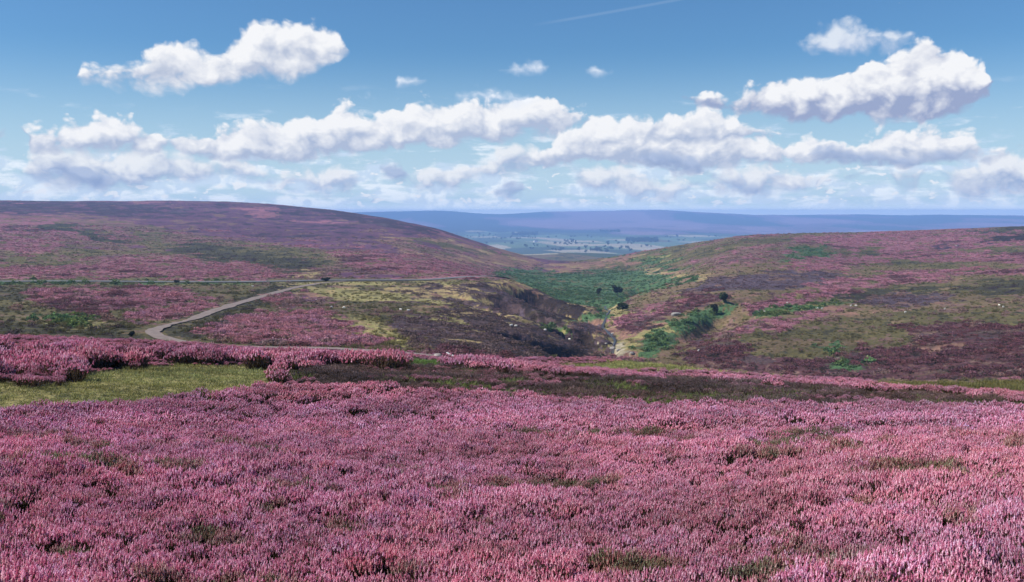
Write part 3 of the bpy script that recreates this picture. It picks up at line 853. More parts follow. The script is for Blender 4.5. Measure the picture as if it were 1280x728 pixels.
# ------------------------------------------------------------------ trees and shrubs
def crown_mesh(name, g, w, h, base, n, leaf, m, lobes=7):
    Vv, Fc, Rn = [], [], []
    cs = []
    for i in range(lobes):
        a = g.uniform(0, 2*math.pi); q = g.uniform(.1, .62)
        cs.append((w*.5*q*math.cos(a), w*.5*q*math.sin(a), base+h*g.uniform(.28, .78), g.uniform(.26, .42)))
    for s in range(n):
        c = cs[g.integers(0, lobes)]
        d = g.normal(0, 1, 3); d /= np.linalg.norm(d)
        rr = c[3]*g.uniform(.55, 1.08)**.5
        p = np.array([c[0]+d[0]*rr*w*.55, c[1]+d[1]*rr*w*.55, c[2]+d[2]*rr*h*.62])
        p[2] = max(p[2], base+.02*h)
        u = g.normal(0, 1, 3); u /= np.linalg.norm(u); v = np.cross(u, g.normal(0, 1, 3)); v /= np.linalg.norm(v)+1e-9
        L = leaf*g.uniform(.6, 1.4); b = len(Vv); r = g.uniform()
        for q in (p-u*L, p+v*L*.7, p+u*L, p-v*L*.7): Vv.append(q); Rn.append(r)
        Fc.append((b, b+1, b+2, b+3))
    me = mesh_np(name, np.array(Vv), np.array(Fc), {'rnd': Rn}); me.materials.append(m)
    return me
def trunk_mesh(g, r, h, w, limbs=4):
    Vv, Fc, U, Rn = [], [], [], []
    p = np.array([0, 0, -.15]); r0 = r
    for s in range(4):
        q = np.array([p[0]+g.normal(0, r*.5), p[1]+g.normal(0, r*.5), (s+1)*h/4]); r1 = r*(1-.2*(s+1))
        tube(p, q, r0, r1, 6, 0, 0, 0, Vv, Fc, U, Rn); p, r0 = q, r1
        if s >= 1:
            for _ in range(2):
                a = g.uniform(0, 6.28)
                e = q+np.array([math.cos(a)*w*.28, math.sin(a)*w*.28, h*.28])
                tube(q, e, r1*.6, r1*.2, 4, 0, 0, 0, Vv, Fc, U, Rn)
    me = mesh_np('trunk', np.array(Vv), np.array(Fc)); me.materials.append(M_BARK)
    return me
def tree(name, loc, w, h, label, cat, group=None, seed=0, n=500, m=None, low=False):
    g = np.random.default_rng(seed)
    root = link(bpy.data.objects.new(name, None)); root.location = loc; root.empty_display_size = .5
    base = h*.06 if low else h*.22
    t = link(bpy.data.objects.new('trunk', trunk_mesh(g, max(.08, h*.032), h*.62, w)), root)
    c = link(bpy.data.objects.new('crown', crown_mesh('crown', g, w, h-base, base, n, max(.12, w*.055), m or M_LEAF)), root)
    tag(root, label, cat, group)
    return root
def copy_thing(o, loc, rz, s, label=None):
    c = o.copy(); COL.objects.link(c); c.location = loc; c.rotation_euler = (0, 0, rz); c.scale = (s, s, s*random.uniform(.85, 1.15))
    if label: c['label'] = label
    for ch in o.children:
        d = ch.copy(); COL.objects.link(d); d.parent = c
    return c
def ground_at(x, y, sink=.05):
    return (x, y, float(ground_z(np.array([x]), np.array([y]))[0])-sink)
def spot(px, py, dmin=0):
    x, y = hit(px, py, dmin, ground_z)
    return ground_at(x, y)

for i, (px, py, dm, w, h, lab, mm, low) in enumerate([
    (905,379,200,5.2,4.0,'rounded dark green bush at the head of the right gully',M_LEAF,True),
    (893,394,200,3.4,3.6,'narrow dark bush just below the rounded bush in the right gully',M_LEAFD,True),
    (748,371,440,4.2,5.2,'smaller dark tree standing on the green bracken bank',M_LEAFD,False),
    (772,371,440,8.0,6.4,'broader dark tree standing on the green bracken bank',M_LEAFD,False),
    (778,389,330,6.5,3.0,'low green shrub beside the stream under the two bank trees',M_LEAF,True),
    (165,421,125,1.0,.8,'small dark shrub at the outer side of the track bend',M_LEAFD,True),
    (407,352,330,4.0,1.8,'low dark shrub where the track joins the road',M_LEAFD,True),
    (221,355,370,2.6,1.6,'dark roadside shrub on the left stretch of road',M_LEAFD,True),
    ]):
    tree('shrub' if low else 'tree', spot(px, py, dm), w, h, lab, 'bush' if low else 'tree', None, 40+i, 900 if w > 3 else 420, mm, low)

# far trees in the dale
protos = []
far_spots = []
g = np.random.default_rng(5)
for (x0, x1, y0, y1, n_) in ((582,625,294,300,20),(626,680,296,300,16),(640,672,290.5,294,14),(706,722,301,305,8),(722,770,310,316,30),(690,706,312,316,8),(700,800,305,307,10),(760,860,301,303,10),(830,900,296,300,8),(680,760,296,298,10),(600,720,303,309,10),
                             (773,788,310,315,6),(655,700,309,312,5),(560,600,291,296,6),(790,822,308,310,4),(720,800,303,306,4)):
    for _ in range(n_):
        far_spots.append((g.uniform(x0, x1), g.uniform(y0, y1)))
for i, (px, py) in enumerate(far_spots):
    x, y = hit(px, py, 2300, ground_z)
    loc = ground_at(x, y, .3)
    if i < 6:
        protos.append(tree('tree', loc, g.uniform(12, 20), g.uniform(10, 14), 'one of many tiny blue-grey trees scattered over the far valley fields', 'tree',
                           'trees far out in the valley', 300+i, 260, M_LEAFD if i % 2 else M_LEAF, True))
    else:
        copy_thing(protos[i % 6], loc, g.uniform(0, 6.28), g.uniform(.6, 1.25))
# plantations that read as one mass
def wood(px0, px1, py0, py1, n_, label):
    pts = []
    for _ in range(n_):
        x, y = hit(g.uniform(px0, px1), g.uniform(py0, py1), 2300, ground_z); pts.append(ground_at(x, y, .5))
    kinds = [bpy.data.objects.new('tree_crown', crown_mesh('tree_crown', np.random.default_rng(900+i), 16, 13, .3, 200, 1.3, M_LEAFD)) for i in range(3)]
    scatter('woodland', np.array(pts), g.uniform(.7, 1.2, n_), np.ones((n_, 3)), kinds, label, 'wood')
wood(783, 822, 299, 303, 160, 'far dark plantation block in the valley above the right hill')
wood(640, 672, 292, 295, 90, 'far dark wood strip in the middle of the valley')
wood(750, 775, 289, 290.5, 70, 'thin far wood strip high on the valley side')

# ------------------------------------------------------------------ farmhouse in the dale
def box(bm, sx, sy, sz, c):
    r = bmesh.ops.create_cube(bm, size=1)
    bmesh.ops.scale(bm, vec=(sx, sy, sz), verts=r['verts']); bmesh.ops.translate(bm, vec=c, verts=r['verts'])
def bm_obj(name, bm, m, parent=None):
    me = bpy.data.meshes.new(name); bm.to_mesh(me); bm.free(); me.materials.append(m)
    return link(bpy.data.objects.new(name, me), parent)
x, y = hit(669.5, 303, 2300, ground_z); loc = ground_at(x, y, 0)
house = link(bpy.data.objects.new('farmhouse', None)); house.location = loc; house.rotation_euler = (0, 0, .35); house.scale = (1.25,)*3
tag(house, 'tiny white farmhouse among the far valley fields', 'house')
bm = bmesh.new()
Lh, Wh, Hh, Rh = 13, 7, 5.2, 8.2
vs = [bm.verts.new(c) for c in ((-Lh/2,-Wh/2,-1),(Lh/2,-Wh/2,-1),(Lh/2,Wh/2,-1),(-Lh/2,Wh/2,-1),(-Lh/2,-Wh/2,Hh),(Lh/2,-Wh/2,Hh),(Lh/2,Wh/2,Hh),(-Lh/2,Wh/2,Hh),(-Lh/2,0,Rh),(Lh/2,0,Rh))]
for f in ((0,1,5,4),(2,3,7,6),(1,2,6,9,5),(3,0,4,8,7),(0,3,2,1)): bm.faces.new([vs[i] for i in f])
bm_obj('wall', bm, M_WHITE, house)
bm = bmesh.new()
for s in (-1, 1):
    a = [(-Lh/2-.4, s*(Wh/2+.5), Hh-.35), (Lh/2+.4, s*(Wh/2+.5), Hh-.35), (Lh/2+.4, 0, Rh+.15), (-Lh/2-.4, 0, Rh+.15)]
    lo = [bm.verts.new(p_) for p_ in a]; hi = [bm.verts.new((p_[0], p_[1], p_[2]+.25)) for p_ in a]
    bm.faces.new(lo); bm.faces.new(hi[::-1])
    for i in range(4): bm.faces.new((lo[i], hi[i], hi[(i+1) % 4], lo[(i+1) % 4]))
roof = bm_obj('roof', bm, M_ROOF, house)
for cx in (-5.6, 5.6):
    bm = bmesh.new(); box(bm, 1.0, 1.0, 2.2, (cx, 0, Rh+.9)); bm_obj('chimney', bm, M_STONE, roof)
for cx, cz, nm in ((-4, 3.9, 'window'), (0, 3.9, 'window'), (4, 3.9, 'window'), (-4, 1.4, 'window'), (4, 1.4, 'window'), (0, 1.0, 'door')):
    bm = bmesh.new(); box(bm, 1.1, .12, 1.3 if nm == 'window' else 2.1, (cx, -Wh/2-.02, cz)); bm_obj(nm, bm, M_PANE, house)

# ------------------------------------------------------------------ sheep
def ell(bm, sx, sy, sz, c, rot=None, seg=10):
    r = bmesh.ops.create_uvsphere(bm, u_segments=seg, v_segments=seg-2, radius=1)
    bmesh.ops.scale(bm, vec=(sx, sy, sz), verts=r['verts'])
    if rot: bmesh.ops.rotate(bm, cent=(0, 0, 0), matrix=Euler(rot).to_matrix(), verts=r['verts'])
    bmesh.ops.translate(bm, vec=c, verts=r['verts'])
def cone(bm, p0, p1, r0, r1, seg=8):
    p0, p1 = Vector(p0), Vector(p1); d = p1-p0
    r = bmesh.ops.create_cone(bm, cap_ends=True, segments=seg, radius1=r0, radius2=r1, depth=d.length)
    q = d.to_track_quat('Z', 'Y').to_matrix()
    bmesh.ops.rotate(bm, cent=(0, 0, 0), matrix=q, verts=r['verts']); bmesh.ops.translate(bm, vec=(p0+p1)/2, verts=r['verts'])
def sheep_mesh(graze):
    bm = bmesh.new()
    ell(bm, .46, .235, .26, (0, 0, .60)); ell(bm, .26, .25, .27, (-.26, 0, .60)); ell(bm, .24, .23, .27, (.26, 0, .60)); ell(bm, .30, .2, .16, (0, 0, .46))
    for sx, sy in ((.27, .12), (.27, -.12)):
        cone(bm, (sx, sy, .48), (sx+.01, sy, .24), .075, .045); cone(bm, (sx+.01, sy, .25), (sx, sy, .03), .042, .034); ell(bm, .055, .042, .035, (sx+.015, sy, .035))
    for sx, sy in ((-.30, .12), (-.30, -.12)):
        cone(bm, (sx, sy, .55), (sx+.03, sy, .36), .11, .065); cone(bm, (sx+.03, sy, .37), (sx-.06, sy, .22), .055, .042)
        cone(bm, (sx-.06, sy, .23), (sx-.05, sy, .03), .040, .034); ell(bm, .055, .042, .035, (sx-.035, sy, .035))
    if graze:
        cone(bm, (.36, 0, .66), (.60, 0, .36), .15, .085); hx, hz, rot = .68, .22, (0, R(62), 0)
    else:
        cone(bm, (.34, 0, .68), (.52, 0, .92), .15, .09); hx, hz, rot = .60, .95, (0, R(25), 0)
    m = Euler(rot).to_matrix()
    def hp(v): return Vector((hx, 0, hz))+m@Vector(v)
    ell(bm, .125, .075, .085, (hx, 0, hz), rot); ell(bm, .085, .055, .055, hp((.12, 0, -.01)), rot)
    for s in (-1, 1): ell(bm, .03, .075, .022, hp((-.07, s*.115, .05)), rot)
    cone(bm, (-.47, 0, .66), (-.52, 0, .42), .05, .035)
    me = bpy.data.meshes.new('sheep'); bm.to_mesh(me); bm.free()
    o = bpy.data.objects.new('sheep', me); COL.objects.link(o)
    r = o.modifiers.new('r', 'REMESH'); r.mode = 'VOXEL'; r.voxel_size = .028
    s = o.modifiers.new('s', 'SMOOTH'); s.iterations = 3
    dg = bpy.context.evaluated_depsgraph_get()
    me2 = bpy.data.meshes.new_from_object(o.evaluated_get(dg)); me2.name = 'sheep'
    bpy.data.objects.remove(o)
    me2.materials.clear(); me2.materials.append(M_WOOL); me2.materials.append(M_FACE)
    for pl in me2.polygons:
        c = pl.center; pl.use_smooth = True
        pl.material_index = 1 if (c.x > (hx-.06) and abs(c.z-hz) < .22) or c.z < .14 else 0
    return me2
SM = [sheep_mesh(True), sheep_mesh(False)]
SHEEP = [
 (956,390,0,160,1,'lone white sheep at the low end of the green strip on the right slope'),
 (984,379,0,200,0,'white sheep in pink heather above the green strip'),
 (1022,386,0,20,0,'left sheep of the pair at the edge of the pink heather tongue'),
 (1027.5,386.5,0,190,1,'right sheep of the pair at the edge of the pink heather tongue'),
 (1063.5,382.5,0,10,1,'left sheep of the pair below the slate-purple heather patch'),
 (1070,382.5,0,170,0,'right sheep of the pair below the slate-purple heather patch'),
 (1131.5,391,0,30,1,'lone sheep lowest on the open olive grass of the right slope'),
 (1181,387,0,180,1,'lone sheep near the right end of the slate-purple patch'),
 (1249,382,0,80,1,'upper sheep of the pair nearest the right edge of the photo'),
 (1254,384.5,0,15,0,'lower sheep of the pair nearest the right edge of the photo'),
 (873,440,180,40,1,'white sheep on the dark heather foot of the right slope near the stream'),
 (414,385,0,0,0,'left sheep of two far apart on the olive grass of the left spur'),
 (430,385.5,0,160,0,'right sheep of two far apart on the olive grass of the left spur'),
 (501,388,0,170,1,'left sheep of the close pair above the burnt heather spur'),
 (510.5,389,0,10,0,'right sheep of the close pair above the burnt heather spur'),
 (639,408,0,20,1,'left sheep of the pair in the middle of the burnt spur'),
 (645,408.5,0,200,0,'right sheep of the pair in the middle of the burnt spur'),
 (681.5,413.5,0,10,0,'sheep beside the small bright green patch on the burnt spur'),
 (712,425,0,150,0,'sheep at the right end of the burnt spur above the stream'),
 (765.5,418,180,20,1,'white sheep on the grassy floor of the dale by the stream'),
 (316,358,0,180,1,'lone sheep between the road and the gravel track'),
]
for px, py, dm, rz, kind, lab in SHEEP:
    loc = spot(px, py+2.2, max(dm, 112))
    o = link(bpy.data.objects.new('sheep', SM[kind])); o.location = (loc[0], loc[1], loc[2]+.32)
    o.rotation_euler = (0, 0, R(rz)+random.uniform(-.4, .4)); o.scale = (.66,)*3
    tag(o, lab, 'sheep', 'sheep grazing on the moor')

# ------------------------------------------------------------------ stones and the white post
def rock(loc, sx, sy, sz, m, seed, label, name='boulder', cat='boulder'):
    g_ = np.random.default_rng(seed)
    bm = bmesh.new(); bmesh.ops.create_icosphere(bm, subdivisions=3, radius=1)
    dirs = g_.normal(0, 1, (9, 3)); dirs /= np.linalg.norm(dirs, axis=1)[:, None]; cut = g_.uniform(.62, .92, 9)
    for v in bm.verts:
        p_ = np.array(v.co)
        for d_, c_ in zip(dirs, cut):
            q = p_@d_
            if q > c_: p_ = p_-d_*(q-c_)*.92
        v.co = Vector(p_*(1+g_.normal(0, .012)))
    bmesh.ops.scale(bm, vec=(sx, sy, sz), verts=bm.verts)
    o = bm_obj(name, bm, m); o.location = loc; o.rotation_euler = (0, 0, g_.uniform(0, 6))
    tag(o, label, cat)
    return o
l = spot(547, 448, 92); rock((l[0], l[1], l[2]+.22), .55, .42, .38, M_STONED, 3, 'grey boulder lying on the verge left of the white post')
for px, py, s_, lab in ((766,437,1.0,'pale flat boulder in the stream bed at the foot of the spur'),(773,439,.7,'smaller pale stone right of the flat boulder in the stream bed'),
                        (758,431,.6,'pale stone on the stream bank under the dark peaty mound'),(846,395,1.7,'grey rock outcrop among bracken on the right slope'),
                        (1196,308,1.2,'pale rock beside the thin dark line high on the right slope'),(790,446,.8,'pale stone where the stream leaves the dale mouth')):
    l = spot(px, py, 180); rock((l[0], l[1], l[2]+.25*s_), 1.1*s_, .8*s_, .55*s_, M_STONE, int(px), lab)
# white post, fallen across the low bank
Dp = 108.5
a0, e0 = ray(567.0, 445.2); a1, e1 = ray(558.8, 441.2)
p0 = Vector((Dp*math.sin(a0), Dp*math.cos(a0), Dp*e0)); Dq = Dp+.25
p1 = Vector((Dq*math.sin(a1), Dq*math.cos(a1), Dq*e1))
bm = bmesh.new()
d = p1-p0
box(bm, .15, .15, d.length, (0, 0, d.length/2))
r = bmesh.ops.create_cone(bm, cap_ends=True, segments=4, radius1=.10, radius2=.02, depth=.12)
bmesh.ops.rotate(bm, cent=(0, 0, 0), matrix=Matrix.Rotation(R(45), 3, 'Z'), verts=r['verts']); bmesh.ops.translate(bm, vec=(0, 0, d.length+.06), verts=r['verts'])
bmesh.ops.bevel(bm, geom=bm.edges[:], offset=.008, segments=1, affect='EDGES')
po = bm_obj('post', bm, M_WHITE); po.location = p0; po.rotation_euler = d.to_track_quat('Z', 'Y').to_euler()
tag(po, 'white painted post fallen at a slant across the low bank by the track', 'post')

# ------------------------------------------------------------------ air
bm = bmesh.new()
ztop = max(zmax, 3)+2; zbot = zmin-1.5
box(bm, 22800, 22800, ztop-zbot, (0, 0, (ztop+zbot)/2))
me = bpy.data.meshes.new('haze'); bm.to_mesh(me); bm.free()
hz = link(bpy.data.objects.new('haze', me)); hz['kind'] = 'stuff'; tag(hz, 'thin blue haze lying over the far valley and fells', 'haze')
m = bpy.data.materials.new('haze'); m.use_nodes = True; nt = m.node_tree; nt.nodes.clear()
out = nt.nodes.new('ShaderNodeOutputMaterial'); pv = nt.nodes.new('ShaderNodeVolumePrincipled')
pv.inputs['Color'].default_value = (.30, .53, 1.0, 1); pv.inputs['Density'].default_value = 1.5e-4; pv.inputs['Anisotropy'].default_value = 0.0
nt.links.new(pv.outputs[0], out.inputs['Volume']); me.materials.append(m)

# ------------------------------------------------------------------ sun and sky
SUN_EL, SUN_AZ = R(43), R(-97)      # azimuth from +Y, positive to the right
sd = Vector((math.cos(SUN_EL)*math.sin(SUN_AZ), math.cos(SUN_EL)*math.cos(SUN_AZ), math.sin(SUN_EL)))
sl = bpy.data.lights.new('sun', 'SUN'); sl.energy = 5.0; sl.angle = R(.5); sl.color = (1, .955, .885)
so = link(bpy.data.objects.new('sun', sl)); so.rotation_euler = sd.to_track_quat('Z', 'Y').to_euler()

w = bpy.data.worlds.new('World'); sc.world = w; w.use_nodes = True
nt = w.node_tree; nt.nodes.clear()
wo = nt.nodes.new('ShaderNodeOutputWorld'); bg = nt.nodes.new('ShaderNodeBackground'); nt.links.new(bg.outputs[0], wo.inputs[0])
STR = .1; bg.inputs[1].default_value = STR
sky = N(nt, 'ShaderNodeTexSky', sky_type='NISHITA', sun_disc=False); sky.sun_elevation = SUN_EL; sky.sun_rotation = SUN_AZ
sky.air_density = 1.0; sky.dust_density = .6; sky.ozone_density = 2.0; sky.altitude = 300
gen = N(nt, 'ShaderNodeTexCoord').outputs['Generated']
sx = N(nt, 'ShaderNodeSeparateXYZ'); nt.links.new(gen, sx.inputs[0])
X, Y, Z = sx.outputs
az = M(nt, 'ARCTAN2', X, Y)
hyp = M(nt, 'SQRT', M(nt, 'ADD', M(nt, 'MULTIPLY', X, X), M(nt, 'MULTIPLY', Y, Y)))
el = M(nt, 'DIVIDE', Z, M(nt, 'MAXIMUM', hyp, .02))
comb = N(nt, 'ShaderNodeCombineXYZ'); nt.links.new(az, comb.inputs[0]); nt.links.new(M(nt, 'MULTIPLY', el, 1.25), comb.inputs[1])
P2 = comb.outputs[0]
# edges rolled up by turbulence
wc = noise(nt, P2, 21, 3, .55, '2D', True)
ws = N(nt, 'ShaderNodeVectorMath', operation='SUBTRACT'); nt.links.new(wc, ws.inputs[0]); ws.inputs[1].default_value = (.5, .5, .5)
wk = N(nt, 'ShaderNodeVectorMath', operation='SCALE'); nt.links.new(ws.outputs[0], wk.inputs[0]); wk.inputs['Scale'].default_value = .022
wa = N(nt, 'ShaderNodeVectorMath', operation='ADD'); nt.links.new(P2, wa.inputs[0]); nt.links.new(wk.outputs[0], wa.inputs[1])
PW_ = wa.outputs[0]
sw = N(nt, 'ShaderNodeSeparateXYZ'); nt.links.new(PW_, sw.inputs[0])
azw = sw.outputs[0]; elw = M(nt, 'DIVIDE', sw.outputs[1], 1.25)
def puffs(vec, scale):
    v = N(nt, 'ShaderNodeTexVoronoi', voronoi_dimensions='2D', feature='SMOOTH_F1'); nt.links.new(vec, v.inputs['Vector'])
    v.inputs['Scale'].default_value = scale; v.inputs['Smoothness'].default_value = .35
    v.inputs['Detail'].default_value = 2.6; v.inputs['Roughness'].default_value = .52; v.inputs['Lacunarity'].default_value = 2.2
    return M(nt, 'SUBTRACT', 1.0, v.outputs['Distance'])
off = N(nt, 'ShaderNodeVectorMath', operation='ADD'); nt.links.new(PW_, off.inputs[0]); off.inputs[1].default_value = (-.007, .011, 0)
pa, pb = puffs(PW_, 30), puffs(off.outputs[0], 30)
fb = noise(nt, P2, 34, 7, .62, '2D')
off2 = N(nt, 'ShaderNodeVectorMath', operation='ADD'); nt.links.new(P2, off2.inputs[0]); off2.inputs[1].default_value = (-.006, .009, 0)
fb2 = noise(nt, off2.outputs[0], 34, 5, .62, '2D')
relief = M(nt, 'ADD', M(nt, 'MULTIPLY', M(nt, 'SUBTRACT', pa, pb), .9), M(nt, 'MULTIPLY', M(nt, 'SUBTRACT', fb, fb2), 1.1))
lump = M(nt, 'ADD', M(nt, 'MULTIPLY', M(nt, 'SUBTRACT', pa, .55), 1.15), M(nt, 'MULTIPLY', M(nt, 'SUBTRACT', fb, .5), .95))
A0, A1, E0, E1 = -.62, .62, -.02, .30
def curve(pts, x):
    fc = N(nt, 'ShaderNodeFloatCurve'); cv = fc.mapping.curves[0]
    pts = sorted(pts)
    while len(cv.points) < len(pts): cv.points.new(.5, .5)
    for q, (a_, b_) in zip(cv.points, pts): q.location = (a_, b_); q.handle_type = 'AUTO_CLAMPED'
    fc.mapping.update()
    setin(nt, fc, 'Value', M(nt, 'DIVIDE', M(nt, 'SUBTRACT', x, A0), A1-A0))
    return M(nt, 'ADD', M(nt, 'MULTIPLY', fc.outputs[0], E1-E0), E0)
cur = mixc(nt, 1.0, sky.outputs[0], rgba((.385, .625, .83)), 'MULTIPLY')
cur = mixc(nt, mr(nt, el, .0, .17, .90, 0, True), cur, rgba([q/STR for q in (.43, .565, .67)]))
dens = None
def layer(cur, pts, edge, k, white, grey, shade=.5, soft=(-.12, .30), opac=1.0):
    """pts: (column, top row, base row) of a bank of cumulus"""
    T, B = [], []
    for px, t, b_ in pts:
        a_, et = ray(px, t); _, eb = ray(px, b_)
        u = (float(a_)-A0)/(A1-A0)
        T.append((u, (float(et)-E0)/(E1-E0))); B.append((u, (float(eb)-E0)/(E1-E0)))
    ct, cb = curve(T, azw), curve(B, azw)
    up = M(nt, 'DIVIDE', M(nt, 'SUBTRACT', ct, elw), edge)
    dn = M(nt, 'DIVIDE', M(nt, 'SUBTRACT', elw, cb), edge*1.0)
    t = M(nt, 'MINIMUM', M(nt, 'MINIMUM', up, dn), 1.6)
    h = M(nt, 'DIVIDE', M(nt, 'SUBTRACT', elw, cb), M(nt, 'MAXIMUM', M(nt, 'SUBTRACT', ct, cb), .006))
    t = M(nt, 'ADD', t, M(nt, 'MULTIPLY', lump, mr(nt, h, 0, .45, k*.40, k*.85)))   # flat base, billowing top
    al = mr(nt, t, soft[0]-.20, soft[1]-.24, 0, opac, True)
    h = M(nt, 'DIVIDE', M(nt, 'SUBTRACT', elw, cb), M(nt, 'MAXIMUM', M(nt, 'SUBTRACT', ct, cb), .006))
    s = M(nt, 'ADD', M(nt, 'MULTIPLY', relief, .75), mr(nt, M(nt, 'ADD', h, M(nt, 'MULTIPLY', lump, .22)), -.05, .62, -.66*shade, .40, True))
    s = M(nt, 'ADD', M(nt, 'MULTIPLY', s, .85), .60, None, True)
    c = mixc(nt, s, rgba([q/STR for q in grey]), rgba([q/STR for q in white]))
    return mixc(nt, al, cur, c)
Wt, Gy = (.705, .71, .725), (.33, .39, .52)
# far streaks low over the fells
st = N(nt, 'ShaderNodeMapping'); st.inputs['Scale'].default_value = (17, 62, 1); nt.links.new(P2, st.inputs[0])
ns = noise(nt, st.outputs[0], 1.0, 6, .58, '2D')
band = M(nt, 'MULTIPLY', mr(nt, el, -.01, .012, .55, 1), mr(nt, el, .02, .085, 1, 0, True))
al = mr(nt, M(nt, 'ADD', ns, M(nt, 'MULTIPLY', band, .22)), .58, .78, 0, .7, True)
cur = mixc(nt, M(nt, 'MULTIPLY', al, mr(nt, el, .06, .13, 1, 0)), cur, mixc(nt, mr(nt, M(nt, 'ADD', relief, .5), .35, .65), rgba([q/STR for q in (.50, .59, .72)]), rgba([q/STR for q in (.76, .79, .83)])))
# many small puffs standing one behind another down to the fells
sq = N(nt, 'ShaderNodeMapping'); sq.inputs['Scale'].default_value = (1, 1.9, 1); nt.links.new(PW_, sq.inputs[0])
so_ = N(nt, 'ShaderNodeVectorMath', operation='ADD'); nt.links.new(sq.outputs[0], so_.inputs[0]); so_.inputs[1].default_value = (-.005, .011, 0)
q1, q2 = puffs(sq.outputs[0], 36), puffs(so_.outputs[0], 36)
cov = M(nt, 'MULTIPLY', mr(nt, el, -.004, .010, .35, 1), mr(nt, el, .035, .075, 1, 0, True))
tt = M(nt, 'ADD', M(nt, 'ADD', M(nt, 'MULTIPLY', M(nt, 'SUBTRACT', q1, .50), 1.8), M(nt, 'MULTIPLY', M(nt, 'SUBTRACT', fb, .5), 1.6)), M(nt, 'MULTIPLY', M(nt, 'SUBTRACT', cov, 1), .8))
al = mr(nt, tt, -.06, .22, 0, .85, True)
sh = M(nt, 'ADD', .55, M(nt, 'MULTIPLY', M(nt, 'SUBTRACT', q1, q2), 2.2), None, True)
cur = mixc(nt, al, cur, mixc(nt, sh, rgba([q/STR for q in (.30, .39, .55)]), rgba([q/STR for q in (.68, .70, .73)])))
# low bank
cur = layer(cur, [(-700,230,225),(-60,215,240),(20,230,210),(40,190,232),(90,176,238),(160,182,238),(230,190,226),(300,200,222),(360,212,240),(440,205,236),(470,232,215),(520,215,236),(560,205,238),
                  (590,200,228),(660,180,218),(700,200,212),(740,205,240),(770,206,240),(800,218,250),(840,225,252),(868,228,225),(900,214,240),(960,205,242),(1010,205,238),(1060,222,225),
                  (1110,215,212),(1136,208,236),(1160,212,214),(1210,195,246),(1280,180,248),(1500,190,245),(2100,220,210)], .020, .9, (.66,.675,.70), (.27,.34,.50), 1.15, (-.15, .55), .92)
# main bank, far tier
cur = layer(cur, [(-700,180,175),(-60,165,190),(8,152,164),(25,160,150),(50,163,190),(90,152,188),(150,146,190),(195,158,192),(215,166,186),(240,160,192),(270,158,200),(330,148,202),(390,140,200),(430,131,196),
                  (480,138,186),(530,126,182),(570,124,180),(610,118,178),(650,114,172),(700,124,166),(728,138,154),(760,150,202),(800,142,208),(850,150,216),(900,150,212),(960,170,204),(1000,168,206),
                  (1060,175,206),(1110,164,208),(1150,152,206),(1200,160,204),(1240,182,196),(1300,180,176),(1500,175,190),(2100,190,180)], .019, .95, Wt, Gy, 1.0)
# nearer tier
cur = layer(cur, [(-700,200,190),(500,180,150),(590,160,140),(640,200,190),(668,186,206),(700,166,210),(740,150,206),(780,146,198),(806,160,182),(815,142,176),(850,137,176),(900,140,176),(935,152,176),(965,158,172),
                  (990,162,170),(1010,185,160),(1280,180,150),(2100,190,170)], .016, .9, Wt, Gy, 1.1)
# clouds of the low tier that lie in shade
for pts in ([(-700,250,180),(40,250,190),(62,214,220),(80,200,228),(100,205,231),(130,214,231),(155,222,230),(180,250,190),(2100,250,180)],
            [(-700,250,180),(600,250,200),(618,238,240),(632,228,248),(650,230,249),(662,240,240),(690,250,200),(2100,250,180)],
            [(-700,250,180),(430,250,180),(448,214,206),(470,200,216),(492,204,228),(508,216,226),(530,250,190),(2100,250,180)],
            [(-700,250,170),(770,250,170),(795,204,196),(820,188,212),(850,186,216),(880,196,214),(910,222,238),(940,228,241),(965,240,226),(1000,250,180),(2100,250,170)],
            [(-700,250,160),(985,250,170),(1010,190,190),(1045,180,206),(1080,186,210),(1130,194,206),(1180,192,204),(1230,194,200),(1260,250,160),(2100,250,160)]):
    cur = layer(cur, pts, .015, .95, (.33,.40,.55), (.19,.265,.44), 1.0, (-.15, .6), .92)
# upper clouds
cur = layer(cur, [(-700,120,60),(60,120,90),(96,100,100),(108,80,106),(125,82,108),(160,72,112),(190,60,114),(212,44,116),(235,56,110),(262,60,106),(280,46,104),(300,30,100),(330,24,96),(360,22,98),
                  (395,26,92),(418,40,74),(434,54,64),(448,80,55),(520,120,60),(2100,130,60)], .017, 1.0, Wt, (.37,.42,.53), .75, (-.15, .5))
cur = layer(cur, [(-700,130,60),(780,150,110),(840,130,118),(870,118,130),(910,116,134),(950,104,138),(980,96,146),(1010,92,149),(1050,88,150),(1090,74,150),(1130,62,148),(1165,54,146),(1195,58,142),(1220,74,130),
                  (1238,92,112),(1252,120,90),(1330,140,80),(2100,150,60)], .017, .95, Wt, (.25,.30,.45), 1.2)
cur = layer(cur, [(-700,80,20),(970,70,30),(996,50,48),(1010,34,62),(1040,24,68),(1080,30,66),(1110,28,66),(1130,38,58),(1142,56,40),(1200,80,20),(2100,80,20)], .020, .9, (.60,.64,.70), (.40,.46,.60), .9, (-.1, .7), .9)
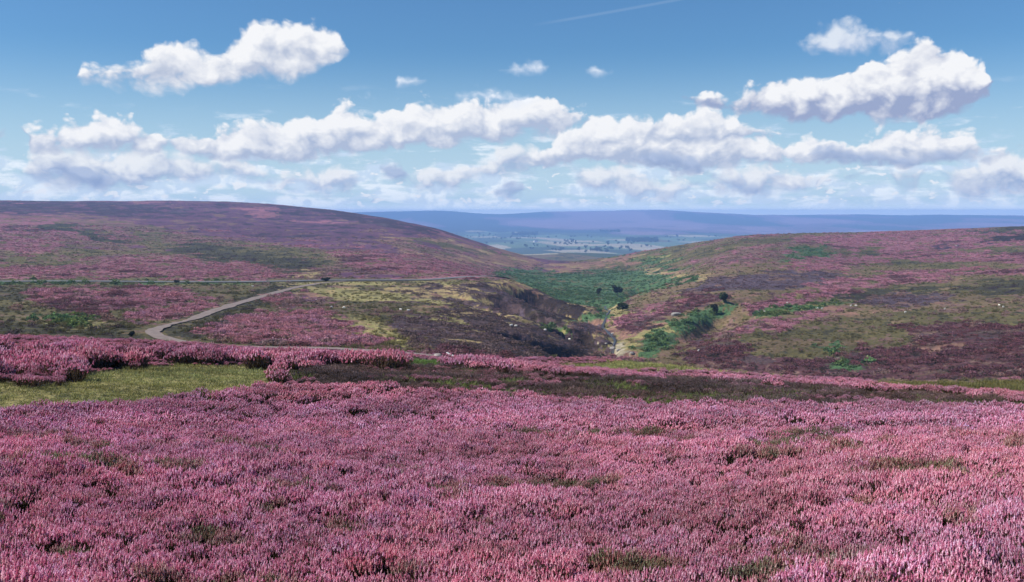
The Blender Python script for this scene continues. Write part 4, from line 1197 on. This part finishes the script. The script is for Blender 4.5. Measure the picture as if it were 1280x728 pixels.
for pts in ([(-700,130,60),(480,120,90),(496,106,101),(504,97,109),(512,96,110),(522,98,109),(531,107,100),(560,120,90),(2100,130,60)],
            [(-700,110,50),(600,110,70),(622,88,87),(648,82,92),(662,74,94),(676,76,93),(690,90,84),(728,90,88),(738,80,94),(748,86,93),(764,92,91),(800,110,70),(2100,110,50)],
            [(-700,140,90),(420,140,100),(446,122,122),(462,116,124),(480,124,120),(548,126,124),(575,114,130),(610,112,132),(650,110,132),(672,124,124),(720,140,100),(2100,140,90)]):
    cur = layer(cur, pts, .014, .7, (.72,.75,.80), (.47,.54,.67), .6, (-.1, .8), .8)
# vapour trail
a0, e0 = [float(q) for q in ray(676, 30)]; a1, e1 = [float(q) for q in ray(846, 0)]
sl_ = (e1-e0)/(a1-a0)
dl = M(nt, 'ABSOLUTE', M(nt, 'SUBTRACT', el, M(nt, 'ADD', M(nt, 'MULTIPLY', M(nt, 'SUBTRACT', az, a0), sl_), e0)))
tr = M(nt, 'MULTIPLY', mr(nt, dl, .0004, .0022, .065, 0, True), mr(nt, az, a0-.01, a0+.03, 0, 1))
cur = mixc(nt, tr, cur, rgba([q/STR for q in (.7, .75, .82)]))
cur = mixc(nt, mr(nt, el, .0, .0125, .85, 0, True), cur, rgba([q/STR for q in (.86, .93, .93)]))   # glare along the skyline
nt.links.new(cur, bg.inputs[0])
w.cycles.sampling_method = 'NONE'

# ------------------------------------------------------------------ camera and render settings
cd = bpy.data.cameras.new('camera'); cam = link(bpy.data.objects.new('camera', cd)); sc.camera = cam
cd.sensor_width = 36; cd.lens = 36*F/PW; cd.clip_start = .1; cd.clip_end = 60000
cam.location = (0, 0, 0); cam.rotation_euler = (R(90)-PITCH, 0, 0)
vs_ = sc.view_settings; vs_.view_transform = 'Standard'; vs_.look = 'None'; vs_.exposure = .42; vs_.gamma = 1; vs_.use_curve_mapping = False
cy = sc.cycles
cy.max_bounces = 5; cy.diffuse_bounces = 2; cy.glossy_bounces = 1; cy.transmission_bounces = 2; cy.volume_bounces = 2; cy.transparent_max_bounces = 4
cy.use_denoising = True; cy.use_adaptive_sampling = True; cy.adaptive_threshold = .02
cy.caustics_reflective = False; cy.caustics_refractive = False
